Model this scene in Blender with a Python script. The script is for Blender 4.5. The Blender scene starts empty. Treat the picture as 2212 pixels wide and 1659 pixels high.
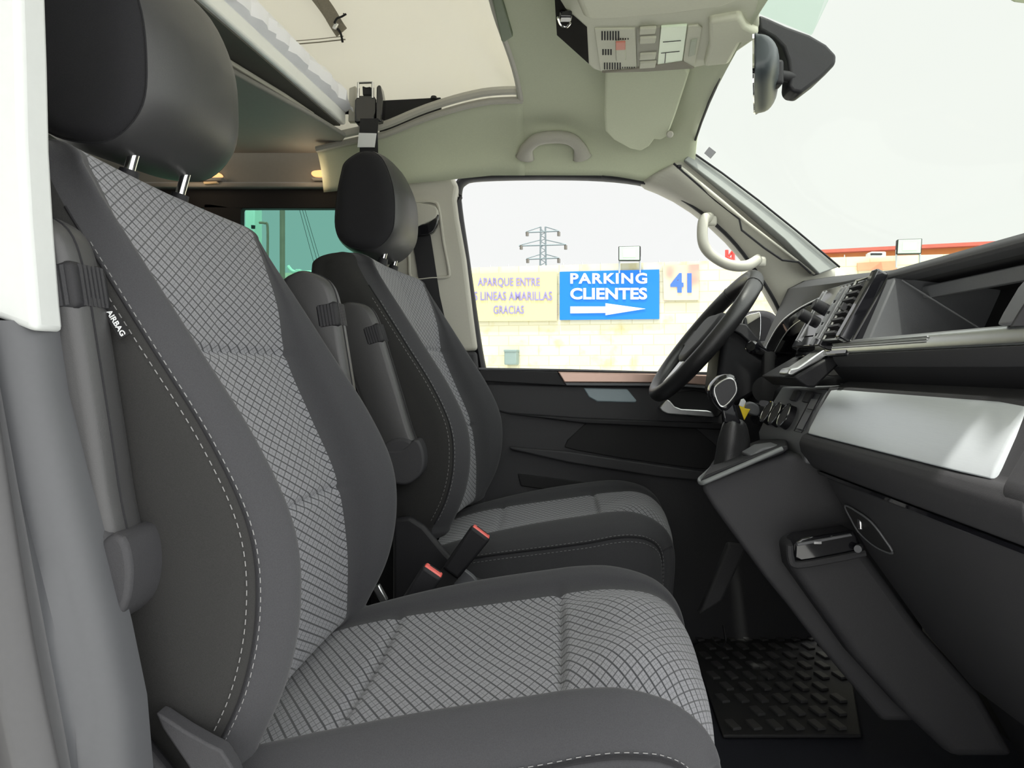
import bpy, bmesh, math, random
from mathutils import Vector, Matrix
random.seed(7)
C = bpy.context.scene.collection
S = bpy.context.scene
# ------------------------------------------------------------------ camera, world, sun, exposure
F = 1650.0; PX0 = 1180.0; PY0 = 795.0; H = 0.78     # focal length and principal point (px of 2212x1659), eye height above cab floor
YC = 1.41                                           # centre line of the van, Y runs across the van, X forward
cam_d = bpy.data.cameras.new('camera'); cam = bpy.data.objects.new('camera', cam_d); C.objects.link(cam)
cam.location = (0, 0, H); cam.rotation_euler = (math.pi/2, 0, 0)
cam_d.sensor_width = 36; cam_d.lens = 36*F/2212
cam_d.shift_x = -(PX0-1106)/2212; cam_d.shift_y = -(829.5-PY0)/2212
cam_d.clip_start = 0.02; cam_d.clip_end = 500
S.camera = cam
S.view_settings.view_transform = 'Standard'; S.view_settings.look = 'None'
S.view_settings.gamma = 1; S.view_settings.exposure = 0.0; S.view_settings.use_curve_mapping = False
SKY_FAR, SKY_SUN, SKY_BACK = 1.0, 3.6, .68       # hazy sky across the car park / bright sky above and ahead / calmer sky behind
w = bpy.data.worlds.new('overcast_sky'); S.world = w; w.use_nodes = True
nt = w.node_tree; nt.nodes.clear()
tc = nt.nodes.new('ShaderNodeTexCoord'); sx = nt.nodes.new('ShaderNodeSeparateXYZ')
def wmr(f0, f1, t0, t1):
    m_ = nt.nodes.new('ShaderNodeMapRange'); m_.interpolation_type = 'SMOOTHSTEP'
    for k_, v_ in (('From Min', f0), ('From Max', f1), ('To Min', t0), ('To Max', t1)): m_.inputs[k_].default_value = v_
    return m_
dt = nt.nodes.new('ShaderNodeVectorMath'); dt.operation = 'DOT_PRODUCT'; dt.inputs[1].default_value = (.80, -.25, .55)
m1 = wmr(-.1, .75, SKY_BACK, SKY_SUN); m2 = wmr(.12, .62, 0, 1)
mr = nt.nodes.new('ShaderNodeMix'); mr.inputs[3].default_value = SKY_FAR
nt.links.new(tc.outputs['Generated'], dt.inputs[0]); nt.links.new(dt.outputs['Value'], m1.inputs['Value'])
nt.links.new(m2.outputs[0], mr.inputs[0]); nt.links.new(m1.outputs[0], mr.inputs[2])
nz = nt.nodes.new('ShaderNodeTexNoise'); nz.inputs['Scale'].default_value = 2.2
cr_ = nt.nodes.new('ShaderNodeMixRGB'); cr_.inputs['Color1'].default_value = (.945,.955,.95,1); cr_.inputs['Color2'].default_value = (.97,.965,.965,1)
bg = nt.nodes.new('ShaderNodeBackground'); wo = nt.nodes.new('ShaderNodeOutputWorld')
L = nt.links.new
L(tc.outputs['Generated'], sx.inputs[0]); L(sx.outputs['Y'], m2.inputs['Value']); L(tc.outputs['Generated'], nz.inputs['Vector'])
L(nz.outputs[0], cr_.inputs['Fac']); L(cr_.outputs[0], bg.inputs['Color']); L(mr.outputs[0], bg.inputs['Strength']); L(bg.outputs[0], wo.inputs['Surface'])
sun_d = bpy.data.lights.new('sun', 'SUN'); sun = bpy.data.objects.new('sun', sun_d); C.objects.link(sun)
sun_d.energy = 6.0; sun_d.angle = math.radians(2.0); sun_d.color = (1, .965, .90)
sun.rotation_euler = Vector((.12, .25, -1)).to_track_quat('-Z', 'Y').to_euler(); sun.location = (0, -3, 6)

# ------------------------------------------------------------------ helpers
def V(px, py, Y): return Vector(((px-PX0)*Y/F, Y, H-(py-PY0)*Y/F))
def CZ(px, py, Z):
    Y = (Z-H)*F/(PY0-py); return V(px, py, Y)
def FX(px, py, X):
    Y = X*F/(px-PX0); return V(px, py, Y)
ORG = {}
def tag(o, label=None, cat=None, group=None, kind=None):
    if label: o['label'] = label
    if cat: o['category'] = cat
    if group: o['group'] = group
    if kind: o['kind'] = kind
    return o
def thing(name, loc, label, cat, group=None, kind=None):
    o = bpy.data.objects.new(name, None); C.objects.link(o); o.location = loc; o.empty_display_size = .05
    ORG[o.name] = Vector(loc); return tag(o, label, cat, group, kind)
class M:
    def __init__(s): s.v = []; s.f = []; s.uv = None
    def add(s, vf):
        n = len(s.v); s.v += [Vector(p) for p in vf[0]]; s.f += [[i+n for i in f] for f in vf[1]]; return s
def mk(name, m, mat, parent=None, smooth=True, bevel=0, seg=3, solid=0, sub=0, uv=None, label=None, cat=None, group=None, kind=None, recalc=True, angle=40):
    if not isinstance(m, M): m = M().add(m)
    if parent is not None: org = ORG[parent.name]
    else:
        xs = [p.x for p in m.v]; ys = [p.y for p in m.v]; zs = [p.z for p in m.v]
        org = Vector(((min(xs)+max(xs))/2, (min(ys)+max(ys))/2, min(zs)))
    me = bpy.data.meshes.new(name); me.from_pydata([p-org for p in m.v], [], m.f)
    if uv:
        ul = me.uv_layers.new(name='UVMap')
        for lp in me.loops: ul.data[lp.index].uv = uv[lp.vertex_index]
    bm = bmesh.new(); bm.from_mesh(me)
    if recalc: bmesh.ops.recalc_face_normals(bm, faces=bm.faces)
    bm.to_mesh(me); bm.free()
    me.materials.append(mat)
    o = bpy.data.objects.new(name, me); C.objects.link(o); ORG[o.name] = org
    if parent is not None: o.parent = parent
    else: o.location = org
    if solid:
        md = o.modifiers.new('s', 'SOLIDIFY'); md.thickness = solid; md.offset = 0
    if bevel:
        md = o.modifiers.new('b', 'BEVEL'); md.width = bevel; md.segments = seg; md.limit_method = 'ANGLE'; md.angle_limit = math.radians(35)
    if sub:
        md = o.modifiers.new('u', 'SUBSURF'); md.levels = sub; md.render_levels = sub
    if smooth:
        for p in me.polygons: p.use_smooth = True
        if not sub:
            try: me.set_sharp_from_angle(angle=math.radians(angle))
            except Exception: pass
    return tag(o, label, cat, group, kind)
def cr(pts, n=8, closed=False):
    pts = [Vector(p) for p in pts]; N = len(pts); out = []
    rng = range(N) if closed else range(N-1)
    for i in rng:
        if closed: p0, p1, p2, p3 = pts[i-1], pts[i], pts[(i+1) % N], pts[(i+2) % N]
        else: p0, p1, p2, p3 = pts[max(i-1, 0)], pts[i], pts[i+1], pts[min(i+2, N-1)]
        for k in range(n):
            t = k/n
            out.append(.5*((2*p1)+(p2-p0)*t+(2*p0-5*p1+4*p2-p3)*t*t+(3*p1-p0-3*p2+p3)*t**3))
    if not closed: out.append(pts[-1].copy())
    return out
def tab(t, x):       # piecewise smooth table lookup
    if x <= t[0][0]: return t[0][1]
    for i in range(len(t)-1):
        if x <= t[i+1][0]:
            a, b = t[i], t[i+1]; h = b[0]-a[0]; u = (x-a[0])/h
            m0 = (b[1]-t[i-1][1])/(b[0]-t[i-1][0]) if i > 0 else (b[1]-a[1])/h
            m1 = (t[i+2][1]-a[1])/(t[i+2][0]-a[0]) if i+2 < len(t) else (b[1]-a[1])/h
            return (2*u**3-3*u*u+1)*a[1]+(u**3-2*u*u+u)*h*m0+(-2*u**3+3*u*u)*b[1]+(u**3-u*u)*h*m1
    return t[-1][1]
def prism(poly, d):
    d = Vector(d); n = len(poly); poly = [Vector(p) for p in poly]
    return poly+[p+d for p in poly], [list(range(n)), [n+i for i in range(n)][::-1]]+[[i, (i+1) % n, n+(i+1) % n, n+i] for i in range(n)]
def ppx(pts, Y0, Y1, scale_back=False):   # outline given at depth Y0, straight extrusion across the van to Y1
    return prism([V(x, y, Y0) for x, y in pts], (0, Y1-Y0, 0))
def box(c, s, R=None):
    c = Vector(c); vs = []
    for i in (-1, 1):
        for j in (-1, 1):
            for k in (-1, 1):
                p = Vector((i*s[0]/2, j*s[1]/2, k*s[2]/2))
                vs.append(c+(R @ p if R else p))
    return vs, [[0, 1, 3, 2], [4, 6, 7, 5], [0, 4, 5, 1], [2, 3, 7, 6], [0, 2, 6, 4], [1, 5, 7, 3]]
def loft(rings, closed=True, cap=True):
    n = len(rings[0]); vs = [Vector(p) for r in rings for p in r]; fs = []
    for j in range(len(rings)-1):
        for i in range(n if closed else n-1):
            a = j*n+i; b = j*n+(i+1) % n; fs.append([a, b, b+n, a+n])
    if cap and closed: fs.append(list(range(n))[::-1]); fs.append([(len(rings)-1)*n+i for i in range(n)])
    return vs, fs
def tube(path, r, n=12, sq=(1, 1), up=None, closed=False):
    path = [Vector(p) for p in path]; N = len(path); rings = []
    rr = r if isinstance(r, (list, tuple)) else [r]*N
    prev = None
    for i, p in enumerate(path):
        if closed: t = (path[(i+1) % N]-path[i-1]).normalized()
        else: t = (path[min(i+1, N-1)]-path[max(i-1, 0)]).normalized()
        if up is not None: a = Vector(up)-t*t.dot(Vector(up))
        elif prev is None: a = t.orthogonal()
        else: a = prev-t*t.dot(prev)
        a.normalize(); prev = a; b = t.cross(a)
        rings.append([p+a*math.cos(2*math.pi*k/n)*rr[i]*sq[0]+b*math.sin(2*math.pi*k/n)*rr[i]*sq[1] for k in range(n)])
    if closed:
        rings.append(rings[0]); v, f = loft(rings, True, False); return v, f
    return loft(rings)
def strap(path, wv, th, nv):     # flat band: path, half-width vector, thickness, normal
    wv = Vector(wv); nv = Vector(nv).normalized()*th/2
    return loft([[Vector(p)-wv-nv, Vector(p)+wv-nv, Vector(p)+wv+nv, Vector(p)-wv+nv] for p in path])
def cyl(a, b, r, r2=None, n=24): return tube([a, b], [r, r if r2 is None else r2], n)
def rrect(cx, cy, w_, h_, r, n=5):    # 2D rounded rectangle
    out = []
    for sx_, sy_, a0 in ((1, 1, 0), (-1, 1, 90), (-1, -1, 180), (1, -1, 270)):
        for k in range(n+1):
            a = math.radians(a0+90*k/n); out.append((cx+sx_*(w_/2-r)+r*math.cos(a), cy+sy_*(h_/2-r)+r*math.sin(a)))
    return out

# ------------------------------------------------------------------ materials
MT = {}
def mat(name, col, rough=.5, metal=0, nscale=40, nvar=.08, bump=0, bscale=400, spec=.5, sheen=0, coat=0, emit=None, estr=0, aniso=None):
    m = bpy.data.materials.new(name); m.use_nodes = True; t = m.node_tree; b = t.nodes['Principled BSDF']
    b.inputs['Roughness'].default_value = rough; b.inputs['Metallic'].default_value = metal
    b.inputs['Specular IOR Level'].default_value = spec
    if sheen: b.inputs['Sheen Weight'].default_value = sheen
    if coat: b.inputs['Coat Weight'].default_value = coat
    tc = t.nodes.new('ShaderNodeTexCoord')
    n = t.nodes.new('ShaderNodeTexNoise'); n.inputs['Scale'].default_value = nscale; n.inputs['Detail'].default_value = 3
    mp = t.nodes.new('ShaderNodeMapping')
    if aniso: mp.inputs['Scale'].default_value = aniso
    t.links.new(tc.outputs['Object'], mp.inputs[0]); t.links.new(mp.outputs[0], n.inputs['Vector'])
    mx = t.nodes.new('ShaderNodeMixRGB')
    mx.inputs['Color1'].default_value = tuple(c*(1-nvar) for c in col)+(1,); mx.inputs['Color2'].default_value = tuple(min(1, c*(1+nvar)) for c in col)+(1,)
    t.links.new(n.outputs[0], mx.inputs['Fac']); t.links.new(mx.outputs[0], b.inputs['Base Color'])
    if bump:
        n2 = t.nodes.new('ShaderNodeTexNoise'); n2.inputs['Scale'].default_value = bscale; n2.inputs['Detail'].default_value = 2
        t.links.new(mp.outputs[0], n2.inputs['Vector'])
        bp = t.nodes.new('ShaderNodeBump'); bp.inputs['Strength'].default_value = bump; bp.inputs['Distance'].default_value = .002
        t.links.new(n2.outputs[0], bp.inputs['Height']); t.links.new(bp.outputs[0], b.inputs['Normal'])
    if emit:
        b.inputs['Emission Color'].default_value = emit+(1,); b.inputs['Emission Strength'].default_value = estr
    MT[name] = m; return m
def glass_mat(name, tint, refl=.06):
    m = bpy.data.materials.new(name); m.use_nodes = True; t = m.node_tree; t.nodes.clear()
    tr = t.nodes.new('ShaderNodeBsdfTransparent'); tr.inputs[0].default_value = tint+(1,)
    n = t.nodes.new('ShaderNodeTexNoise'); n.inputs['Scale'].default_value = 3
    gl = t.nodes.new('ShaderNodeBsdfGlossy'); gl.inputs['Roughness'].default_value = .02
    fr = t.nodes.new('ShaderNodeFresnel'); fr.inputs['IOR'].default_value = 1.3
    mu = t.nodes.new('ShaderNodeMath'); mu.operation = 'MULTIPLY'; mu.inputs[1].default_value = refl*4
    mx = t.nodes.new('ShaderNodeMixShader'); o = t.nodes.new('ShaderNodeOutputMaterial')
    cm = t.nodes.new('ShaderNodeMixRGB'); cm.inputs['Color1'].default_value = tint+(1,); cm.inputs['Color2'].default_value = tuple(c*.985 for c in tint)+(1,)
    t.links.new(n.outputs[0], cm.inputs['Fac']); t.links.new(cm.outputs[0], tr.inputs[0])
    t.links.new(fr.outputs[0], mu.inputs[0]); t.links.new(mu.outputs[0], mx.inputs[0]); t.links.new(tr.outputs[0], mx.inputs[1]); t.links.new(gl.outputs[0], mx.inputs[2]); t.links.new(mx.outputs[0], o.inputs[0])
    MT[name] = m; return m
def pattern_mat():
    m = bpy.data.materials.new('checked_seat_cloth'); m.use_nodes = True; t = m.node_tree; b = t.nodes['Principled BSDF']
    b.inputs['Roughness'].default_value = .85; b.inputs['Specular IOR Level'].default_value = .25; b.inputs['Sheen Weight'].default_value = .15
    uv = t.nodes.new('ShaderNodeUVMap'); uv.uv_map = 'UVMap'
    def math_(op, a, b_=None, c=None):
        nd = t.nodes.new('ShaderNodeMath'); nd.operation = op
        for i, x in enumerate((a, b_, c)):
            if x is None: continue
            if isinstance(x, (int, float)): nd.inputs[i].default_value = x
            else: t.links.new(x, nd.inputs[i])
        return nd.outputs[0]
    se = t.nodes.new('ShaderNodeSeparateXYZ'); t.links.new(uv.outputs[0], se.inputs[0]); U, W = se.outputs[0], se.outputs[1]
    def axis(ang):
        a = math.radians(ang); return math_('ADD', math_('MULTIPLY', U, math.cos(a)), math_('MULTIPLY', W, math.sin(a)))
    def lines(ax, period, phase, width):      # 1 on a line of the given width (metres)
        d = math_('PINGPONG', math_('ADD', ax, phase), period/2)
        mr = t.nodes.new('ShaderNodeMapRange'); mr.inputs['From Min'].default_value = width*.62; mr.inputs['From Max'].default_value = width*.38
        t.links.new(d, mr.inputs['Value']); return mr.outputs[0]
    A = axis(62); B = axis(-62)
    l1 = lines(A, .0128, 0, .0024); l2 = math_('MULTIPLY', lines(A, .0128, .0064, .0008), .5)
    l3 = math_('MULTIPLY', lines(B, .0128, 0, .0017), .85); l4 = math_('MULTIPLY', lines(B, .0128, .0064, .0008), .5)
    l5 = math_('MULTIPLY', lines(axis(12), .0032, 0, .0012), .16); l6 = math_('MULTIPLY', lines(axis(-60), .0034, 0, .0012), .16)
    mxv = l1
    for q in (l2, l3, l4, l5, l6): mxv = math_('MAXIMUM', mxv, q)
    nz = t.nodes.new('ShaderNodeTexNoise'); nz.inputs['Scale'].default_value = 900; t.links.new(uv.outputs[0], nz.inputs['Vector'])
    base = t.nodes.new('ShaderNodeMixRGB'); base.inputs['Color1'].default_value = (.168, .170, .184, 1); base.inputs['Color2'].default_value = (.275, .278, .30, 1)
    t.links.new(nz.outputs[0], base.inputs['Fac'])
    mx = t.nodes.new('ShaderNodeMixRGB'); mx.inputs['Color2'].default_value = (.030, .032, .037, 1)
    t.links.new(mxv, mx.inputs['Fac']); t.links.new(base.outputs[0], mx.inputs['Color1']); t.links.new(mx.outputs[0], b.inputs['Base Color'])
    bp = t.nodes.new('ShaderNodeBump'); bp.inputs['Strength'].default_value = .5; bp.inputs['Distance'].default_value = .0015; bp.invert = True
    t.links.new(mxv, bp.inputs['Height']); t.links.new(bp.outputs[0], b.inputs['Normal'])
    MT['pattern'] = m; return m
def wall_mat():
    m = bpy.data.materials.new('cream_block_masonry'); m.use_nodes = True; t = m.node_tree; b = t.nodes['Principled BSDF']
    b.inputs['Roughness'].default_value = .9
    tc = t.nodes.new('ShaderNodeTexCoord'); mp = t.nodes.new('ShaderNodeMapping'); mp.inputs['Rotation'].default_value = (math.pi/2, 0, 0)
    t.links.new(tc.outputs['Object'], mp.inputs[0])
    br = t.nodes.new('ShaderNodeTexBrick'); br.inputs['Scale'].default_value = 2.4; br.inputs['Mortar Size'].default_value = .012
    br.inputs['Color1'].default_value = (.56, .55, .40, 1); br.inputs['Color2'].default_value = (.61, .60, .45, 1); br.inputs['Mortar'].default_value = (.50, .475, .31, 1)
    t.links.new(mp.outputs[0], br.inputs['Vector'])
    n = t.nodes.new('ShaderNodeTexNoise'); n.inputs['Scale'].default_value = 6; n.inputs['Detail'].default_value = 6; t.links.new(tc.outputs['Object'], n.inputs['Vector'])
    rp = t.nodes.new('ShaderNodeValToRGB'); rp.color_ramp.elements[0].position = .58; rp.color_ramp.elements[1].position = .72
    rp.color_ramp.elements[0].color = (0, 0, 0, 1); rp.color_ramp.elements[1].color = (.6, .6, .6, 1)
    t.links.new(n.outputs[0], rp.inputs[0])
    mx = t.nodes.new('ShaderNodeMixRGB'); mx.inputs['Color2'].default_value = (.50, .44, .17, 1)
    t.links.new(rp.outputs[0], mx.inputs['Fac']); t.links.new(br.outputs[0], mx.inputs['Color1']); t.links.new(mx.outputs[0], b.inputs['Base Color'])
    bp = t.nodes.new('ShaderNodeBump'); bp.inputs['Strength'].default_value = .4; bp.inputs['Distance'].default_value = .02
    t.links.new(n.outputs[0], bp.inputs['Height']); t.links.new(bp.outputs[0], b.inputs['Normal'])
    return m
def canvas_mat():
    m = bpy.data.materials.new('tent_canvas'); m.use_nodes = True; t = m.node_tree; b = t.nodes['Principled BSDF']; o = t.nodes['Material Output']
    b.inputs['Roughness'].default_value = .9; b.inputs['Base Color'].default_value = (.56, .52, .43, 1)
    n = t.nodes.new('ShaderNodeTexNoise'); n.inputs['Scale'].default_value = 5; tc = t.nodes.new('ShaderNodeTexCoord'); t.links.new(tc.outputs['Object'], n.inputs['Vector'])
    mx0 = t.nodes.new('ShaderNodeMixRGB'); mx0.inputs['Color1'].default_value = (.70, .69, .64, 1); mx0.inputs['Color2'].default_value = (.76, .75, .69, 1)
    t.links.new(n.outputs[0], mx0.inputs['Fac']); t.links.new(mx0.outputs[0], b.inputs['Base Color'])
    tr = t.nodes.new('ShaderNodeBsdfTranslucent'); tr.inputs[0].default_value = (.92, .905, .85, 1)
    mx = t.nodes.new('ShaderNodeMixShader'); mx.inputs[0].default_value = .55
    t.links.new(b.outputs[0], mx.inputs[1]); t.links.new(tr.outputs[0], mx.inputs[2]); t.links.new(mx.outputs[0], o.inputs[0])
    return m
def sign_mat(name, base, blot, scale=2.5, lo=.5, hi=.65):
    m = bpy.data.materials.new(name); m.use_nodes = True; t = m.node_tree; b = t.nodes['Principled BSDF']; b.inputs['Roughness'].default_value = .6
    tc = t.nodes.new('ShaderNodeTexCoord'); n = t.nodes.new('ShaderNodeTexNoise'); n.inputs['Scale'].default_value = scale; n.inputs['Detail'].default_value = 1
    t.links.new(tc.outputs['Object'], n.inputs['Vector'])
    rp = t.nodes.new('ShaderNodeValToRGB'); e = rp.color_ramp.elements; e[0].position = lo; e[1].position = hi; e[0].color = base+(1,); e[1].color = blot+(1,)
    t.links.new(n.outputs[0], rp.inputs[0]); t.links.new(rp.outputs[0], b.inputs['Base Color'])
    return m
PAT = pattern_mat()
SDE = mat('shaded_side_cloth', (.024, .024, .0235), .85, spec=.2, nscale=900, nvar=.3, bump=.2, bscale=1500)  # side cloth darkened so the seat-side shade sits in its colour
BOL = mat('charcoal_seat_cloth', (.038, .0385, .042), .85, spec=.25, nscale=900, nvar=.3, bump=.25, bscale=1500, sheen=.12)
BLK = mat('black_seat_cloth', (.015, .015, .017), .85, spec=.2, nscale=900, nvar=.3, bump=.2, bscale=1500, sheen=.05)
LEA = mat('dark_grey_vinyl', (.038, .038, .039), .45, nscale=300, nvar=.08, bump=.1, bscale=900)
PLB = mat('black_soft_plastic', (.015, .015, .017), .55, spec=.25, nscale=500, nvar=.12, bump=.15, bscale=1200)
PLD = mat('charcoal_grained_plastic', (.036, .036, .039), .6, spec=.25, nscale=500, nvar=.15, bump=.2, bscale=1200)
PLG = mat('mid_grey_plastic', (.105, .108, .116), .5, nscale=200, nvar=.06, bump=.1, bscale=900)
GLS = mat('gloss_black', (.008, .008, .010), .06, spec=.6, nvar=.02, coat=.3)
DRK = mat('deep_black', (.006, .006, .007), .8, nvar=.1)
CHR = mat('chrome', (.75, .75, .76), .12, 1, nvar=.03)
SIL = mat('satin_silver', (.55, .56, .56), .33, 1, nscale=60, nvar=.04)
BRU = mat('brushed_aluminium_decor', (.58, .62, .65), .32, .35, nscale=25, nvar=.05, aniso=(40, 1, 40))
COP = mat('rose_copper_trim', (.52, .36, .30), .35, .6, nscale=30, nvar=.05)
HEA = mat('grey_headliner_green_cast', (.54, .575, .43), .9, spec=.2, nscale=250, nvar=.05, bump=.15, bscale=900)  # green light cast put into the colour of the grey headliner
TRM = mat('pale_beige_trim', (.43, .42, .365), .6, nscale=200, nvar=.04, bump=.05, bscale=700)
TRW = mat('light_grey_pillar_trim', (.47, .49, .48), .6, nscale=100, nvar=.03)
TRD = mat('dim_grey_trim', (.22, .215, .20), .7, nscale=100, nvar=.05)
WHT = mat('white_paint', (.86, .88, .86), .4, nvar=.02)
SHT = mat('white_bed_sheet', (.90, .91, .96), .9, nscale=12, nvar=.03, bump=.5, bscale=25)
CVS = canvas_mat()
CHN = mat('zip_tape_taupe', (.20, .18, .14), .8, nscale=200, nvar=.2)
RED = mat('red_button', (.75, .12, .10), .35, nvar=.04)
YEL = mat('yellow_tag', (.85, .62, .02), .5, nvar=.04)
LGT = mat('amber_lamp_lens', (.9, .6, .3), .4, nvar=.03, emit=(1, .52, .2), estr=1.0)
LEN = mat('pale_reflection_lens', (.78, .90, .70), .35, nvar=.03)  # unlit lens; its bright reflection is put into the base colour
CPT = mat('black_carpet', (.034, .036, .046), .95, spec=.1, nscale=800, nvar=.5, bump=.6, bscale=1500)
RUB = mat('black_rubber_mat', (.018, .018, .019), .75, nscale=300, nvar=.2, bump=.1)
THR = mat('grey_thread', (.20, .20, .20), .8, nvar=.1)
LET = mat('black_leather', (.016, .016, .017), .38, nscale=200, nvar=.1, bump=.2, bscale=500)
CLR = glass_mat('clear_window_glass', (.994, .998, .994), .02)
WSC = glass_mat('windscreen_glass', (.978, 1.0, .968), .003)
TIN = glass_mat('green_tinted_privacy_glass', (.43, .66, .60), .03)
FILM = glass_mat('pale_green_windscreen_film', (.84, .93, .87), .02)
MIR = mat('mirror_silver', (.9, .9, .9), .02, 1, nvar=.01)
WAL = wall_mat()
CON = mat('pale_concrete', (.57, .575, .56), .9, nscale=8, nvar=.1, bump=.3, bscale=60)
ORA = mat('orange_render', (.62, .24, .09), .8, nscale=15, nvar=.15)
TIL = mat('red_roof_edge', (.50, .12, .09), .8, nscale=20, nvar=.1)
BLU = mat('sign_blue', (.004, .17, .72), .4, nscale=3, nvar=.05)
WLT = mat('sign_white', (.68, .70, .71), .5, nvar=.02)
PUR = mat('sign_purple_letters', (.24, .22, .46), .6, nscale=3, nvar=.35)
NUM = mat('sign_blue_number', (.05, .15, .62), .5, nvar=.05)
YSG = sign_mat('yellow_sign_print', (.62, .58, .28), (.64, .44, .28), 2.2, .52, .66)
RSG = sign_mat('pink_yellow_sign_print', (.62, .54, .38), (.60, .28, .23), 3.2, .48, .58)
GAL = mat('galvanised_steel', (.42, .46, .48), .5, .4, nscale=10, nvar=.08)
GRN = mat('pale_green_paint', (.52, .66, .55), .6, nscale=10, nvar=.05)
POL = mat('rusty_pole', (.20, .15, .11), .8, nscale=10, nvar=.2)
GBX = mat('grey_green_box', (.20, .27, .25), .6, nscale=10, nvar=.06)
FLD = mat('floodlight_lens', (.40, .55, .42), .4, nvar=.03)
INS = mat('insulator_brown', (.13, .12, .10), .5, nvar=.1)

# ================================================================== SETTING
mk('floor', box((-.9, YC, -.02), (5.4, 1.72, .04)), CPT, kind='structure', label='black carpeted cab floor')
mk('ground', box((0, 6, -.60), (120, 120, .1)), CON, kind='structure', label='pale concrete car park ground')

# ---- headliner over the cab, with the roof opening
def headz(q, x):
    z = tab([(0, 1.490), (.30, 1.485), (.50, 1.470), (.60, 1.448), (.66, 1.415), (.70, 1.37), (.722, 1.318)], q)
    dc = tab([(-.6, 0), (.02, 0), (.15, .010), (.30, .050), (.42, .105)], x)
    z -= dc*(1-min(1, (q/.72))**3)
    z -= .10*max(0, -.15-x)*min(1, q/.4)                 # the rim sinks towards the back
    return z
def wtop(x): return tab([(-.9, 0), (.12, 0), (.2, -.004), (.31, -.03), (.41, -.085)], x)
hm = M(); vs = []; fs = []
QS = [-.722, -.715, -.70, -.68, -.66, -.63, -.60, -.55, -.50, -.42, -.34, -.26, -.18, -.09, 0, .09, .18, .26, .34, .42, .50, .55, .60, .63, .66, .68, .70, .715, .722]
XS = [-.09+.50*i/26 for i in range(27)]
for x in XS:
    for q in QS:
        xx = (x-.035*(1-(q/.722)**2)*max(0, (x-.18)/.23)) if x > -.085 else (-.06-.045*math.exp(-(q/.35)**2))
        a = abs(q); dz = wtop(xx)*max(0, (a-.55)/.172)**1.5
        vs.append(Vector((xx, YC+q, headz(a, xx)+dz)))
n = len(QS)
for i in range(len(XS)-1):
    for j in range(n-1): fs.append([i*n+j, i*n+j+1, (i+1)*n+j+1, (i+1)*n+j])
hm.add((vs, fs))
def opening_q(x): return tab([(-.62, .655), (-.5, .64), (-.42, .63), (-.3, .585), (-.2, .555), (-.1, .54), (-.06, .54)], x)
for sgn in (-1, 1):
    vs = []; fs = []; X2 = [-.62+.56*i/24 for i in range(25)]; K = 9
    for x in X2:
        q0 = opening_q(x)
        for k in range(K):
            q = q0+(.722-q0)*(k/(K-1))**.7; vs.append(Vector((x, YC+sgn*q, headz(q, x))))
    for i in range(len(X2)-1):
        for k in range(K-1): fs.append([i*K+k, i*K+k+1, (i+1)*K+k+1, (i+1)*K+k])
    hm.add((vs, fs))
ceil_ = mk('ceiling', hm, HEA, solid=.010, kind='structure', label='pale headliner around the roof opening', recalc=False, angle=60)
for sgn in (-1, 1):      # moulded double lip round the opening
    path = [Vector((x, YC+sgn*(opening_q(x)-.004), headz(opening_q(x), x)-.002)) for x in [-.62+.56*i/20 for i in range(21)]]
    mk('opening_lip', tube(path, .009, 8), TRM, ceil_)
    path = [Vector((x, YC+sgn*(opening_q(x)-.028), headz(opening_q(x), x)+.014)) for x in [-.56+.5*i/20 for i in range(21)]]
    mk('opening_lip', tube(path, .011, 8), TRM, ceil_)
path = [Vector((-.06-.045*math.exp(-(q/.35)**2), YC+q, headz(abs(q), -.06))) for q in [-.54+1.08*i/20 for i in range(21)]]
mk('opening_lip', tube(path, .008, 8), TRM, ceil_)
# ---- rear roof, side walls, tail
mk('ceiling_rear', prism([(-.525, 2.0, 1.385), (-.56, 1.85, 1.385), (-.645, 1.56, 1.385), (-.69, 1.41, 1.385), (-.645, 1.26, 1.385), (-.525, .82, 1.385), (-.60, .66, 1.39), (-3.4, .66, 1.39), (-3.4, 2.17, 1.39), (-.60, 2.17, 1.39)], (0, 0, .012)), TRD, kind='structure', label='rear headliner panel with shade in its darker colour', bevel=.004)  # darker than the cab headliner; rear shade is put into this colour
wl = M()
rear = [(-200, 310), (742, 310), (775, 335), (800, 372), (800, 402), (-200, 402)]
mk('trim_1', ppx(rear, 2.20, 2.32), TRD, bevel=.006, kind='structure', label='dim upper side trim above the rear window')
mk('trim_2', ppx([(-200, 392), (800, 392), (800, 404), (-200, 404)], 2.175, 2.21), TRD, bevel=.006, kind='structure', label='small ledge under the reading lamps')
fr = M()
for pts in ([(-200, 402), (870, 402), (870, 450), (-200, 450)], [(455, 440), (520, 450), (518, 740), (430, 740), (440, 440)], [(780, 440), (900, 440), (940, 740), (800, 740)], [(-200, 720), (960, 720), (1000, 1330), (-200, 1330)], [(-200, 440), (300, 440), (300, 740), (-200, 740)]):
    fr.add(ppx(pts, 2.21, 2.24))
fr.add(ppx([(512, 446), (534, 446), (522, 451), (517, 462), (514, 475)], 2.211, 2.239))
mk('wall_driver_side', fr, DRK, kind='structure', bevel=.003, label='black rear window surround')
mk('window_3', ppx([(-200, 425), (860, 425), (900, 740), (-200, 740)], 2.26, 2.265), TIN, kind='structure', smooth=False, label='green tinted rear side window')
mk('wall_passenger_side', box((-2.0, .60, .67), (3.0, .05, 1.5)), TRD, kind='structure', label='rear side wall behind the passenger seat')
mk('wall_tail', box((-3.42, YC, .67), (.05, 1.7, 1.5)), TRD, kind='structure', label='tail wall of the van')
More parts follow.
